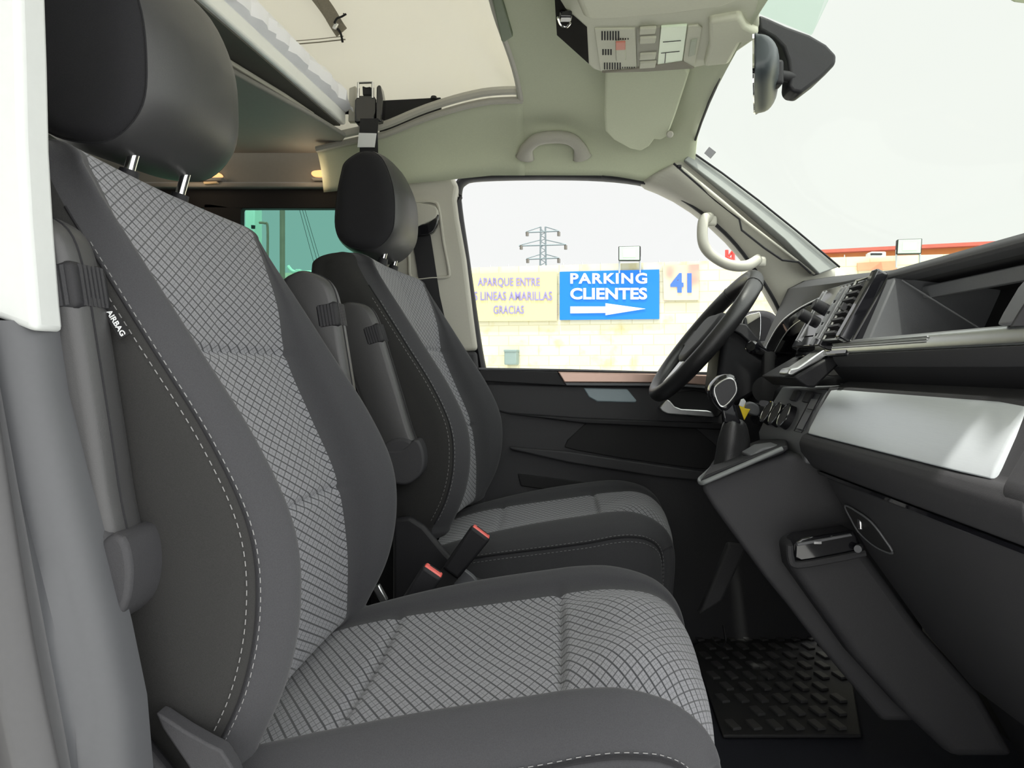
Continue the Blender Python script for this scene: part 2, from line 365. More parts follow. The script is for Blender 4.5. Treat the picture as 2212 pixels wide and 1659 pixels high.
# ---- driver B pillar
mk('trim_3', ppx([(790, 366), (950, 368), (978, 378), (990, 402), (985, 430), (990, 470), (1006, 560), (1022, 690), (1031, 757), (990, 760), (940, 765), (800, 765)], 2.15, 2.24), TRM, kind='structure', bevel=.012, label='pale driver side door pillar trim')
mk('trim_4', ppx([(800, 762), (1029, 759), (1033, 800), (1036, 900), (1060, 1330), (800, 1330)], 2.152, 2.24), PLD, kind='structure', bevel=.01, label='dark lower door pillar trim')
pts = cr([V(x, y, 2.146) for x, y in ((903, 437), (935, 436), (948, 450), (958, 520), (970, 585), (966, 598), (935, 600), (890, 600), (884, 560), (880, 470), (886, 440))], 6, True)
mk('trim_5', tube(pts, .0045, 8, closed=True), TRM, kind='structure', label='recess outline round the belt on the pillar trim')
# ---- windscreen pillar (driver side)
ring = []
stat = [  # windscreen edge px, window edge px
    ((1470, 345), (1370, 392)), ((1497, 338), (1425, 404)), ((1560, 385), (1500, 446)), ((1640, 447), (1580, 515)), ((1720, 510), (1640, 590)), ((1790, 566), (1678, 652)), ((1830, 600), (1700, 700))]
for (sx_, sy_), (wx_, wy_) in stat:
    dY = .036 if sx_ < 1530 else .024 if sx_ < 1600 else 0
    a = V(sx_, sy_, 2.13-dY); b = V(wx_, wy_, 2.155-dY)
    m1 = a.lerp(b, .36)+Vector((0, -.020, 0)); m2 = a.lerp(b, .7)+Vector((0, -.020, 0))
    o1 = a.lerp(b, .4)+Vector((0, .09, 0))
    ring.append(cr([a, m1, m2, b, b+Vector((0, .06, 0)), o1], 4, True))
mk('trim_6', loft(ring), TRM, kind='structure', sub=1, label='pale windscreen pillar trim on the driver side')
# lighter outer strip of the pillar along the glass
ring = []
for a, b in (((1497, 326), (1478, 345)), ((1560, 376), (1540, 392)), ((1640, 436), (1618, 452)), ((1720, 500), (1694, 516)), ((1812, 576), (1770, 592))):
    p = V(a[0], a[1], 2.072); q_ = V(b[0], b[1], 2.066); ring.append([p, q_, q_+Vector((0, .05, 0)), p+Vector((0, .05, 0))])
mk('trim_7', loft(ring), mat('grey_pillar_edge', (.27, .285, .275), .6), kind='structure', bevel=.003, label='light strip of the windscreen pillar beside the glass')
pa = [V(x, y, 2.048 if x < 1520 else 2.072) for x, y in ((1455, 353), (1500, 392), (1545, 432), (1597, 473), (1602, 497), (1650, 535), (1690, 562), (1725, 566), (1752, 590))]
mk('trim_8', tube(pa, .003, 6), PLB, kind='structure', label='dark seam along the windscreen pillar trim')
mk('trim_16', tube([V(x, y, 2.066) for x, y in ((1494, 328), (1560, 374), (1640, 434), (1720, 498), (1814, 577))], .0028, 6), PLB, kind='structure', label='dark line between the windscreen and its pillar')
rod = mk('sunshade_rail', tube([V(1466, 358, 2.052), V(1478, 370, 2.052), V(1560, 437, 2.066), V(1612, 480, 2.075), V(1760, 592, 2.085)], [.003, .0065, .0065, .005, .003], 10), TRM, label='slim pale rail on the windscreen pillar top beside the glass', cat='rail')
mk('end_stop', box(V(1467, 360, 2.046), (.012, .012, .008)), PLB, rod, bevel=.002)
# ---- windscreen
ws = [CZ(1497, 331, 1.378)]
W0, W1 = (.405, 1.378), (.86, 1.055)
gl = M()
rows = []
for k in range(13):
    y = .66+(2.16-.66)*k/12; bow = .06*(1-((y-YC)/.75)**2)
    rows.append([Vector((W0[0]+.006-bow*.6, y, W0[1]+.034*(1-((y-YC)/.75)**2))), Vector((W1[0]+bow+.02, y, W1[1]-.03))])
gl.add(loft(rows, False, False))
mk('window_2', gl, WSC, kind='structure', solid=.005, label='windscreen', recalc=False)
mk('trim_9', tube([Vector((r[0].x-.004, r[0].y, r[0].z-.004)) for r in rows], .0032, 8), PLB, kind='structure', label='dark upper windscreen seal')
# passenger side windscreen pillar, mirrored plainly
mk('trim_10', loft([[Vector((.42, .70, 1.37)), Vector((.38, .66, 1.34)), Vector((.36, .60, 1.36)), Vector((.44, .62, 1.40))], [Vector((.86, .68, 1.05)), Vector((.78, .63, 1.0)), Vector((.78, .57, 1.0)), Vector((.90, .60, 1.06))]]), TRM, kind='structure', bevel=.01, label='windscreen pillar on the passenger side')
# ---- driver door
door = thing('door_1', (0.3, 2.2, 0), 'closed black driver door with copper trim', 'door', kind='structure')
del door['category']
mk('door_panel', ppx([(1030, 797), (1700, 806), (1760, 900), (1760, 1395), (1030, 1395)], 2.165, 2.30), PLD, door, bevel=.008)
wpts = [(1041, 797), (1030, 735), (1006, 565), (990, 455), (989, 415), (1000, 392), (1040, 382), (1200, 379), (1330, 384), (1420, 401), (1500, 443), (1580, 512), (1640, 588), (1675, 645), (1690, 690), (1700, 806)]
wp = cr([V(x, y, 2.20) for x, y in wpts], 4)
mk('door_frame', tube(wp, .013, 8, sq=(1, 2.2), up=(0, 0.01, 1)), PLB, door)
mk('door_seal', tube(cr([V(x, y, 2.132) for x, y in ((1300, 381), (1372, 391), (1424, 404), (1499, 447), (1578, 516), (1637, 592), (1674, 652), (1694, 700))], 5), .0055, 8), PLB, door)
mk('door_frame_fill', ppx([(978, 380), (990, 400), (988, 450), (1007, 570), (1031, 740), (1040, 797), (1030, 797), (1018, 740), (995, 580), (978, 455)], 2.215, 2.25), PLB, door)
mk('sill_cap', ppx([(1033, 794), (1230, 797), (1450, 803), (1450, 807), (1206, 801), (1033, 799)], 2.15, 2.2), PLG, door, bevel=.002)
mk('upper_ledge', ppx([(1035, 799), (1204, 802), (1226, 834), (1036, 824)], 2.145, 2.2), PLB, door, bevel=.004)
mk('copper_strip', ppx([(1205, 803), (1460, 808), (1600, 812), (1600, 838), (1460, 827), (1219, 826)], 2.140, 2.2), COP, door, bevel=.003)
mk('lower_strip', ppx([(1219, 826), (1460, 828), (1600, 838), (1600, 846), (1460, 834), (1224, 833)], 2.143, 2.2), PLG, door, bevel=.002)
pk = ppx([(1260, 838), (1355, 840), (1376, 866), (1372, 870), (1290, 868), (1272, 858)], 2.155, 2.2)
mk('pull_pocket', pk, mat('pale_blue_grey_plastic', (.22, .28, .31), .4, nvar=.05), door, bevel=.006, label='pale pull pocket')
mk('armrest_ridge', ppx([(1095, 893), (1260, 904), (1500, 912), (1700, 918), (1700, 935), (1260, 915)], 2.15, 2.2), PLB, door, bevel=.004)
ar = [(1100, 895), (1260, 906), (1700, 926), (1700, 842), (1420, 836), (1262, 834), (1036, 828), (1036, 880)]
mk('middle_panel', ppx(ar, 2.158, 2.2), PLD, door, bevel=.006)
mk('storage_recess', ppx([(1270, 910), (1500, 922), (1545, 960), (1600, 1020), (1500, 1012), (1340, 990), (1240, 972), (1219, 966), (1226, 950)], 2.160, 2.19), DRK, door, bevel=.003, label='dark storage pocket')
mk('lower_ledge', ppx([(1100, 965), (1230, 976), (1340, 993), (1540, 1022), (1600, 1030), (1600, 1048), (1420, 1030), (1230, 1000), (1105, 972)], 2.145, 2.2), PLD, door, bevel=.006)
mk('speaker_slot', ppx([(1118, 1023), (1250, 1040), (1330, 1050), (1330, 1080), (1125, 1050)], 2.160, 2.19), DRK, door, bevel=.003)
mk('handle_recess', ppx([(1440, 850), (1500, 842), (1535, 850), (1560, 890), (1550, 902), (1440, 880)], 2.156, 2.19), DRK, door, bevel=.003)
hp = [V(x, y, 2.135) for x, y in ((1424, 881), (1430, 889), (1442, 895), (1540, 903), (1546, 900), (1538, 889), (1528, 886), (1472, 883), (1458, 878), (1448, 866), (1441, 862))]
mk('release_handle', prism(hp, (0, .03, 0)), SIL, door, bevel=.004, label='satin silver door release handle')
mk('window_1', prism([V(x, y, 2.235) for x, y in wpts]+[V(1690, 880, 2.235), V(1041, 880, 2.235)], (0, .004, 0)), CLR, kind='structure', smooth=False, label='clear driver door window')
# ---- passenger side B pillar (nearest the camera)
up = [V(x, y, .64) for x, y in ((-260, -200), (92, -200), (103, 0), (108, 150), (112, 330), (122, 500), (135, 660), (141, 721), (118, 716), (60, 694), (4, 676), (-10, 600), (-260, 590))]
mk('trim_11', prism(up, (0, -.035, 0)), TRW, kind='structure', bevel=.006, label='light upper door pillar trim on the passenger side')
lo = [V(x, y, .64) for x, y in ((4, 678), (60, 696), (118, 718), (141, 724), (160, 850), (200, 1010), (245, 1180), (285, 1340), (318, 1500), (334, 1690), (334, 2000), (262, 2000), (236, 1850), (192, 1659), (158, 1500), (128, 1350), (88, 1100), (60, 900), (38, 780), (24, 690))]
st = ((676, 4, 138), (700, 18, 140), (724, 26, 141), (850, 52, 160), (1010, 76, 200), (1180, 102, 245), (1340, 128, 285), (1500, 158, 318), (1690, 200, 334), (2000, 262, 334))
ring = []
for y, xl, xr in st:
    a = V(xr, y, .645); b = V(xl, y, .63)
    if y < 724: a = a+Vector((0, 0, 0))
    ring.append([a, a+Vector((-.0015, -.018, 0)), a+Vector((-.007, -.032, 0)), a+Vector((-.018, -.041, 0)), a+Vector((-.034, -.045, 0)), a.lerp(b, .7)+Vector((0, -.044, 0)), b+Vector((0, -.032, 0)), b])
ring[0] = [p.copy() for p in ring[1]]
for k_, p in enumerate(ring[0]): p.z += .0005
mk('trim_12', loft(ring), mat('grey_pillar_plastic', (.058, .060, .065), .5, nscale=200, nvar=.05), kind='structure', label='grey lower door pillar trim on the passenger side', angle=75)
ring = []
for (x0, y0), x1 in (((10, 640), -70), ((26, 700), -62), ((42, 780), -56), ((64, 900), -48), ((92, 1100), -32), ((132, 1350), -8), ((162, 1500), 14), ((196, 1659), 48), ((240, 1850), 100)):
    a = V(x0, y0, .63); b = V(x1, y0, .63); ring.append([a, a+Vector((0, -.020, 0)), a.lerp(b, .15)+Vector((0, -.030, 0)), a.lerp(b, .55)+Vector((0, -.040, 0)), b+Vector((0, -.026, 0)), b])
mk('trim_13', loft(ring), mat('grey_sill_trim', (.062, .062, .065), .5, nscale=200, nvar=.06), kind='structure', bevel=.004, label='raised outer moulding of the passenger side pillar', angle=60)
mk('shadow_block', box((-.62, .70, .05), (.40, .16, .60)), DRK, kind='structure', bevel=.02, label='added dark block in place of the shadowy outside behind the passenger side pillar')  # added block stands for dark greenery and shadow outside
# ================================================================== SEATS
def seat_meshes(root):
    yc = ORG[root.name].y; x0 = ORG[root.name].x
    def P(x, y, z): return Vector((x0+x, yc+y, z))
    XI = [(.36, -.300), (.43, -.296), (.512, -.296), (.616, -.312), (.707, -.350), (.797, -.388), (.874, -.404), (.95, -.432), (1.0, -.455)]
    XK = [(.36, -.310), (.42, -.276), (.485, -.246), (.558, -.233), (.631, -.240), (.711, -.276), (.805, -.335), (.893, -.392), (.95, -.430), (1.0, -.459)]
    XB = [(.36, -.40), (.6, -.47), (.8, -.55), (.9, -.585), (1.0, -.595)]
    WO = [(.36, .235), (.45, .262), (.55, .270), (.7, .268), (.85, .262), (.93, .252), (1.0, .232)]
    WI = [(.36, .190), (.7, .188), (.8, .190), (.9, .203), (1.0, .218)]
    SEAM = (.80, .602)
    nseg = 6
    def ring(z, sc=1.0, dw=0.0, zz=None):
        xi, xk, xb, wo, wi = tab(XI, z), tab(XK, z), tab(XB, z), tab(WO, z)-dw, tab(WI, z)-dw
        d = sum(.007*math.exp(-((z-s)/.005)**2) for s in SEAM)
        bw = wo-wi
        half = [(0, xi-.014-d), (wi*.55, xi-.009-d), (wi-.004, xi-.002-d*.6), (wi+.22*bw, xi+.60*(xk-xi)), (wi+.52*bw, xk), (wo-.014, xk-.022), (wo, xk-.060), (wo-.004, xb+.045), (wo-.035, xb+.004), (0, xb)]
        h = cr([(y, x, 0) for y, x in half], nseg)
        zz = z if zz is None else zz
        xm = (xi+xb)/2
        pts = [P(xm+(p.y-xm)*sc, p.x, zz) for p in h]
        pts += [P(xm+(p.y-xm)*sc, -p.x, zz) for p in h[-2:0:-1]]
        return pts
    rings = []; zs = []
    for k in range(8, 0, -1):
        a = math.pi/2*k/8; rings.append(ring(.415, max(.03, math.cos(a)), .02*(1-math.cos(a)), .415-.035*math.sin(a))); zs.append(.415-.035*math.sin(a))
    nz_ = 120
    for k in range(nz_+1):
        z = .415+(.978-.415)*k/nz_; rings.append(ring(z)); zs.append(z)
    for k in range(1, 11):
        a = math.pi/2*k/10; rings.append(ring(.978, max(.02, math.cos(a)), .035*(1-math.cos(a)), .978+.030*math.sin(a))); zs.append(.978+.030*math.sin(a)+.02*(1-math.cos(a)))
    n = len(rings[0]); lim = 2*nseg
    ins = [[], [], []]; bol = M(); uv = []
    allv = [p for r in rings for p in r]
    for j, r in enumerate(rings):
        for i, p in enumerate(r): uv.append((p.y-yc, zs[j]*1.12))
    fi = []; fb = []
    for j in range(len(rings)-1):
        for i in range(n):
            i2 = (i+1) % n
            f = [j*n+i, j*n+i2, (j+1)*n+i2, (j+1)*n+i]
            if i < lim or i >= n-lim: fi.append(f)
            else: fb.append(f)
    def submesh(name, fl, m, par):
        used = sorted({i for f in fl for i in f}); mp = {a: b for b, a in enumerate(used)}
        mm = M(); mm.v = [allv[i] for i in used]; mm.f = [[mp[i] for i in f] for f in fl]
        return mk(name, mm, m, par, uv=[uv[i] for i in used], recalc=False, angle=180)
    s0 = int(5.43*nseg); c_ = lambda f: (f[0] % n)
    bk = submesh('backrest', [f for f in fb if s0 <= c_(f) < n-s0], SDE, root); bk['label'] = 'side and rear cloth with shade in its colour'
    submesh('backrest_bolster', [f for f in fb if c_(f) < s0], BOL, bk); submesh('backrest_bolster', [f for f in fb if c_(f) >= n-s0], BOL, bk)
    submesh('backrest_insert', fi, PAT, bk)['label'] = 'light grey checked insert'
    # stitching on both bolsters: two rows of dashes
    def stitch(path, name, par, off=.0008, dash=.0048, gap=.0040, r=.0005):
        m = M(); acc = 0; L_ = [0]
        for a, b in zip(path, path[1:]): L_.append(L_[-1]+(b-a).length)
        s = 0
        def at(s_):
            for k in range(len(path)-1):
                if L_[k+1] >= s_:
                    u = (s_-L_[k])/max(1e-9, L_[k+1]-L_[k]); return path[k].lerp(path[k+1], u)
            return path[-1]
        while s+dash < L_[-1]:
            m.add(tube([at(s), at(s+dash)], r, 5)); s += dash+gap
        return mk(name, m, THR, par)
    for sg in (1, -1):
        for fk, nm in ((5.25, 0), (5.62, 1)):
            path = []
            for j in range(12, len(rings)-26):
                kk = fk*nseg; a = int(kk); u = kk-a
                ia = a if sg > 0 else (n-a) % n; ib = a+1 if sg > 0 else (n-a-1) % n
                p = rings[j][ia].lerp(rings[j][ib], u)
                path.append(p+Vector((.0012, sg*.0012, 0)))
            stitch(path, 'stitching', bk)
        kk = int(5.43*nseg)
        path = [rings[j][kk if sg > 0 else n-kk]+Vector((.0002, 0, 0)) for j in range(10, len(rings)-20)]
        mk('seam', tube(path, .0014, 6), BLK, bk)
    # ---- cushion
    prof = cr([(-.37, 0, .372), (-.30, 0, .394), (-.22, 0, .410), (-.10, 0, .427), (0, 0, .441), (.05, 0, .448), (.10, 0, .450), (.15, 0, .443), (.185, 0, .422), (.203, 0, .388), (.207, 0, .34), (.204, 0, .28), (.20, 0, .235)], 12)
    WCo = [(-.37, .225), (-.28, .248), (-.15, .262), (0, .267), (.12, .262), (.17, .250), (.207, .232)]
    rings = []; uv = []; arc = 0
    for j, p in enumerate(prof):
        t = (prof[min(j+1, len(prof)-1)]-prof[max(j-1, 0)]).normalized(); nrm = Vector((-t.z, 0, t.x))
        if j: arc += (p-prof[j-1]).length
        front = 1 if p.z > .44 or p.x < .1 else max(0, (p.z-.30)/.14)
        wo = tab(WCo, p.x) if p.x < .2 or p.z > .40 else .232-.02*(.40-p.z)/.16
        wi = min(tab([(-.37, .185), (-.2, .190), (0, .190), (.1, .196), (.17, .20), (.21, .205)], p.x), wo-.02)
        fr_ = tab([(-.37, .3), (-.25, .55), (-.1, .95), (.08, .9), (.15, .55), (.21, .15)], p.x)*front
        d = .008*math.exp(-((p.x-.018)/.006)**2)+.008*math.exp(-((p.x+.222)/.006)**2) if p.z > .40 else 0
        bw = wo-wi; fb_ = .022*math.exp(-((p.x-.11)/.075)**2)*(p.x > .018)*front
        half = [(0, -.010-d+fb_*1.0), (wi*.5, -.007-d+fb_*.95), (wi-.004, -.003-d*.6), (wi+.25*bw, .016*fr_+.002), (wi+.5*bw, .024*fr_+.002), (wo-.012, .010*fr_-.004), (wo-.001, -.014), (wo+.001, -.022)]
        h = cr([(y, z, 0) for y, z in half], nseg)
        row = [(-q.x, q.y) for q in h[:0:-1]]+[(q.x, q.y) for q in h]
        sk = max(0, min(1, (p.x+.02)/.18)); rings.append([P(p.x+sk*(.022*(y/wo)-.020*(y/wo)**2), y, p.z)+nrm*z for y, z in row])
        for y, z in row: uv.append((y, arc+.013))
    n = len(rings[0]); mid = (n-1)//2
    allv = [p for r in rings for p in r]; fi = []; fb = []
    for j in range(len(rings)-1):
        for i in range(n-1):
            f = [j*n+i, j*n+i+1, (j+1)*n+i+1, (j+1)*n+i]
            (fi if mid-lim <= i < mid+lim else fb).append(f)
    cu = submesh('cushion', fi, PAT, root); cu['label'] = 'light grey checked cushion centre'
    submesh('cushion_bolster', [f for f in fb if f[0] % n < mid], BOL, cu); submesh('cushion_bolster', [f for f in fb if f[0] % n >= mid], BOL, cu)
    for sg in (-1, 1):
        ed = [r[0] if sg < 0 else r[-1] for r in rings]
        rr = []
        for p in ed: 
            b = Vector((min(p.x, x0+.196-(.042 if sg < 0 else 0)), yc+sg*(abs(p.y-yc)+.000), .235))
            rr.append([p, p.lerp(b, .1)+Vector((0, sg*.004, 0)), p.lerp(b, .45)+Vector((0, sg*.008, 0)), p.lerp(b, .8)+Vector((0, sg*.004, 0)), b])
        mk('cushion_skirt', loft(rr, False, False), BOL if sg < 0 else BLK, cu, angle=180)
        o = len(ed)-26
        mk('seam', tube([p+Vector((0, sg*.0015, 0)) for p in ed[6:o+14]], .0022, 6), BLK, cu)
        stitch([rings[j][3 if sg < 0 else n-4]+Vector((0, sg*.0008, .0008)) for j in range(6, o+12)], 'stitching', cu)
        stitch([p+Vector((0, sg*.0042, -.010)) for p in ed[6:o+12]], 'stitching', cu)
    # ---- base
    b = M(); b.add(box(P(-.08, 0, .12), (.46, .44, .24)))
    mk('seat_base', b, PLB, root, bevel=.02)
    for sg in (-1, 1):
        sp = [P(x, sg*.272, z) for x, z in ((-.42, .47), (-.385, .475), (-.355, .455), (-.31, .40), (-.275, .365), (-.24, .345), (-.1, .28), (.1, .26), (.1, .20), (-.42, .20))]
        mk('side_cover', prism(sp, (0, sg*.022, 0)), PLB, root, bevel=.008)
        kn = cr([P(x, sg*.296, z) for x, z in ((-.305, .385), (-.27, .37), (-.245, .345), (-.255, .315), (-.285, .33))], 5, True)
        mk('recline_lever', prism(kn, (0, sg*.018, 0)), PLG, root, bevel=.006)
    # ---- headrest
    side = cr([V(x, y, 1.73)-Vector((.105+0, 1.73, 0)) for x, y in ((742, 338), (785, 316), (822, 330), (846, 385), (852, 440), (846, 492), (815, 526), (775, 530), (735, 516), (716, 482), (719, 420), (730, 365))], 5, True)
    cx = sum(p.x for p in side)/len(side); cz = sum(p.z for p in side)/len(side)
    rings = []; uv = []; NA = 44
    for k in range(NA+1):
        th = math.pi*k/NA; y = -.137*math.copysign(abs(math.cos(th))**.35, math.cos(th)); s_ = max(.02, abs(math.sin(th))**.30)
        bul = .022*(1-(y/.14)**2)
        rings.append([P(cx+(p.x-cx)*s_+(bul if p.x > cx else 0)*max(0, (p.x-cx)/.06)*s_, y, 1.318+(cz+(p.z-cz)*(s_+(1-s_)*.45*min(1, s_/.6))-1.318)*1.05) for p in side])
        uv += [(p.x, p.z) for p in side]
    n = len(side); allv = [p for r in rings for p in r]; KS = 11
    def band(j0, j1): return [[j*n+i, j*n+(i+1) % n, (j+1)*n+(i+1) % n, (j+1)*n+i] for j in range(j0, j1) for i in range(n)]
    hr = submesh('headrest', band(KS, NA-KS), LEA, root); hr['label'] = 'dark grey headrest'
    for r0, r1, dy in ((rings[1], KS, -1), (rings[NA-1], NA-KS, 1)):       # flat cheeks closed by shrinking rings
        cc = sum(r0, Vector())/n; rr_ = [[cc+(p-cc)*f_+Vector((0, dy*.0008*(1-f_), 0)) for p in r0] for f_ in (1, .75, .5, .25, .02)]
        edge = rings[1:KS+1][::-1] if dy < 0 else rings[NA-KS:NA]
        mk('headrest_side', loft(edge+rr_[1:], True, True), BLK, hr, angle=180)
    for sg in (KS, NA-KS):
        mk('seam', tube(rings[sg], .0012, 6, closed=True), BLK, hr)
    for sg in (-1, 1):
        mk('headrest_post', cyl(P(-.50, sg*.062, .97), P(-.468, sg*.062, 1.085), .0065, None, 12), CHR, root, label='chrome headrest post')
        mk('post_collar', cyl(P(-.492, sg*.062, .998), P(-.488, sg*.062, 1.012), .013, .011, 14), PLB, root)
def armrest(root, sg, p_top, p_piv, ylen=.052, col=None, fx=.030):
    """raised armrest beside the backrest: sg = side, points in X,Z of the front edge line"""
    y0, yc_ = ORG[root.name].y+sg*.292, None
    a = Vector((p_piv[0], y0, p_piv[1])); b = Vector((p_top[0], y0, p_top[1])); d = (b-a); Lh = d.length; d.normalize(); nrm = Vector((d.z, 0, -d.x))
    prof = [(-.02, -.036), (-.02, .026), (.06, .030), (Lh*.6, .031), (Lh-.06, .030), (Lh-.02, .022), (Lh, -.004), (Lh+.004, -.030), (Lh-.02, -.058), (Lh*.6, -.056), (.06, -.046)]
    pts = cr([(s, 0, h) for s, h in prof], 5, True)
    rings = []
    for yy, sc in ((-.026, .72), (-.0245, .86), (-.019, .95), (-.008, 1), (.008, 1), (.019, .95), (.0245, .86), (.026, .72)):
        cxx, czz = Lh/2, -.012
        rings.append([a+d*(cxx+(p.x-cxx)*(1-(1-sc)*.12))+nrm*(czz+(p.z-czz)*sc)+Vector((0, yy, 0)) for p in pts])
    arm = mk('armrest', loft(rings), col or LEA, root, angle=60)
    mk('seam', tube([p+Vector((0, 0, 0)) for p in rings[3]], .0012, 5, closed=True), BLK, arm)
    bt = Lh*.77
    cb = a+d*bt+nrm*.013
    R = Matrix((nrm, Vector((0, 1, 0)), d)).transposed()
    mk('armrest_button', box(cb, (.036, .0535, .042), R), PLB, arm, bevel=.006)
    rb = M()
    for k in range(6): rb.add(box(cb+nrm*.0172+Vector((0, (k-2.5)*.0062, 0)), (.0035, .0034, .036), R))
    for k in range(5): rb.add(box(cb+nrm*(-.011+k*.0052)+Vector((0, -.0262, 0)), (.0032, .0025, .034), R))
    mk('button_rib', rb, PLD, arm)
    pv = M(); pv.add(cyl(a+Vector((0, -.030, -.01))+nrm*-.005, a+Vector((0, .030, -.01))+nrm*-.005, .047, None, 32))
    mk('armrest_pivot', pv, PLD, arm, bevel=.008)
    tl = cr([a+nrm*h+d*s+Vector((0, -.031, 0)) for s, h in ((-.060, -.01), (-.045, .028), (-.01, .042), (.022, .036), (.012, .0), (.020, -.04), (.006, -.062), (-.036, -.05))], 5, True)
    mk('pivot_cover', prism(tl, (0, .062, 0)), PLD, arm, bevel=.008)
    return arm
YP, YD, DX = .957, 1.86, .105
ps = thing('car_seat', (0, YP, 0), 'grey checked passenger seat with an AIRBAG tag on its side, beside the open doorway', 'car seat', 'front seats with checked cloth inserts')
seat_meshes(ps)
def kids(o): return [c for c in C.objects if c.parent == o]
def copy_tree(o, parent=None):
    c = o.copy(); C.objects.link(c); c.parent = parent; ORG[c.name] = ORG[o.name].copy()
    for ch in kids(o): copy_tree(ch, c)
    return c
ds = copy_tree(ps); ds.location = (DX, YD, 0); ORG[ds.name] = Vector((DX, YD, 0))
for o_ in kids(ps):
    if o_.name.startswith('headrest') and 'post' not in o_.name: o_.location = (.012, .07*1.15, -.010); o_.rotation_euler = (.07, 0, 0)
for o_ in kids(ds):
    if o_.name.startswith('backrest'): o_.location = (-.013, -.0315, .026); o_.rotation_euler = (0, 0, -.09)
    elif 'post' in o_.name: o_.location = (0, 0, .026)
ds['label'] = 'grey checked driver seat facing the steering wheel beside the closed door'
armrest(ps, -1, (-.436, .915), (-.388, .615))
armrest(ps, 1, (-.376, .935), (-.325, .62))
armrest(ds, -1, (-.385, .915), (-.290, .605))
# AIRBAG tag on the passenger backrest
def text_mesh(body, P0, ux, uz, wid, hei, depth, bold=0.0, spacing=1.0, shear=0):
    cu = bpy.data.curves.new('t', 'FONT'); cu.body = body; cu.size = 1; cu.extrude = 0; cu.offset = bold; cu.space_character = spacing; cu.resolution_u = 4
    o = bpy.data.objects.new('t', cu); C.objects.link(o); bpy.context.view_layer.update()
    me = bpy.data.meshes.new_from_object(o.evaluated_get(bpy.context.evaluated_depsgraph_get()))
    bpy.data.objects.remove(o)
    xs = [v.co.x for v in me.vertices]; ys = [v.co.y for v in me.vertices]
    x0, x1, y0, y1 = min(xs), max(xs), min(ys), max(ys); ux = Vector(ux).normalized(); uz = Vector(uz).normalized(); nn = ux.cross(uz)
    bm = bmesh.new(); bm.from_mesh(me)
    r = bmesh.ops.extrude_face_region(bm, geom=bm.faces[:]); 
    for g in r['geom']:
        if isinstance(g, bmesh.types.BMVert): g.co.z += 1
    bm.verts.index_update()
    vs = [Vector(P0)+ux*((v.co.x-x0)/(x1-x0)*wid)+uz*((v.co.y-y0)/(y1-y0)*hei)+nn*(v.co.z*depth) for v in bm.verts]
    fs = [[v.index for v in f.verts] for f in bm.faces]; bm.free(); bpy.data.meshes.remove(me)
    return vs, fs
t0, t1 = V(232, 668, .683), V(268, 728, .683)
d = (t1-t0).normalized(); nn = Vector((d.z, 0, -d.x))
if nn.x < 0: nn = -nn
tg = mk('airbag_tag', prism([t0-nn*.0045, t0+nn*.0055, t1+nn*.0055, t1-nn*.0045], (0, .002, 0)), DRK, ps, smooth=False, label='black AIRBAG tag')
mk('tag_lettering', text_mesh('AIRBAG', t0+d*.0015-nn*.002+Vector((0, -.0002, 0)), d, nn, (t1-t0).length-.003, .005, .0004, .02), WLT, tg, smooth=False)

mk('recline_lever', prism([V(x, y, .668) for x, y in ((334, 1540), (348, 1546), (400, 1580), (446, 1606), (478, 1622), (502, 1659), (530, 1740), (450, 1740), (405, 1655), (350, 1575))], (0, .018, 0)), PLD, ps, bevel=.007, label='grey seat side lever')
# ---- belt buckles
def buckle(pt, pb, Y, lab, wid=.028):
    a, b = V(*pt[0], Y), V(*pt[1], Y); d = (b-a); wl_ = d.length; d.normalize(); nrm = Vector((d.z, 0, -d.x)); nrm = nrm if nrm.z < 0 else -nrm
    L_ = .10
    o = thing('seat_belt_buckle', a.lerp(b, .5)+nrm*L_, lab, 'seat belt buckle', 'seat belt buckles between the seats')
    pol = [a, b, b+nrm*L_-d*.004, a+nrm*L_+d*.004]
    mk('buckle_housing', prism([p-Vector((0, wid/2, 0)) for p in pol], (0, wid, 0)), PLB, o, bevel=.006)
    mk('stalk', strap([a.lerp(b, .5)+nrm*L_*.9, a.lerp(b, .5)+nrm*(L_+.12)], d*.018, .014, (0, 1, 0)), DRK, o)
    r = mk('release_button', prism([p-Vector((0, wid*.36, 0)) for p in (a+d*.003-nrm*.002, b-d*.003-nrm*.002, b-d*.003+nrm*.01, a+d*.003+nrm*.01)], (0, wid*.72, 0)), RED, o, bevel=.003, label='red release button')
    mk('tongue_slot', prism([p+Vector((0, wid*.10, 0)) for p in (a+d*.010-nrm*.0026, b-d*.008-nrm*.0026, b-d*.008+nrm*.004, a+d*.010+nrm*.004)], (0, wid*.16, 0)), DRK, r)
buckle(((1020, 1133), (1060, 1163)), None, 1.50, 'black seat belt buckle with a red button against the driver seat cushion')
buckle(((916, 1217), (958, 1246)), None, 1.285, 'black seat belt buckle half hidden behind the passenger seat cushion')
tgv = mk('seat_rail_tab', box(V(822, 1282, 1.27), (.012, .012, .03), Matrix.Rotation(-.5, 3, 'Y')), SIL, ps, bevel=.002)
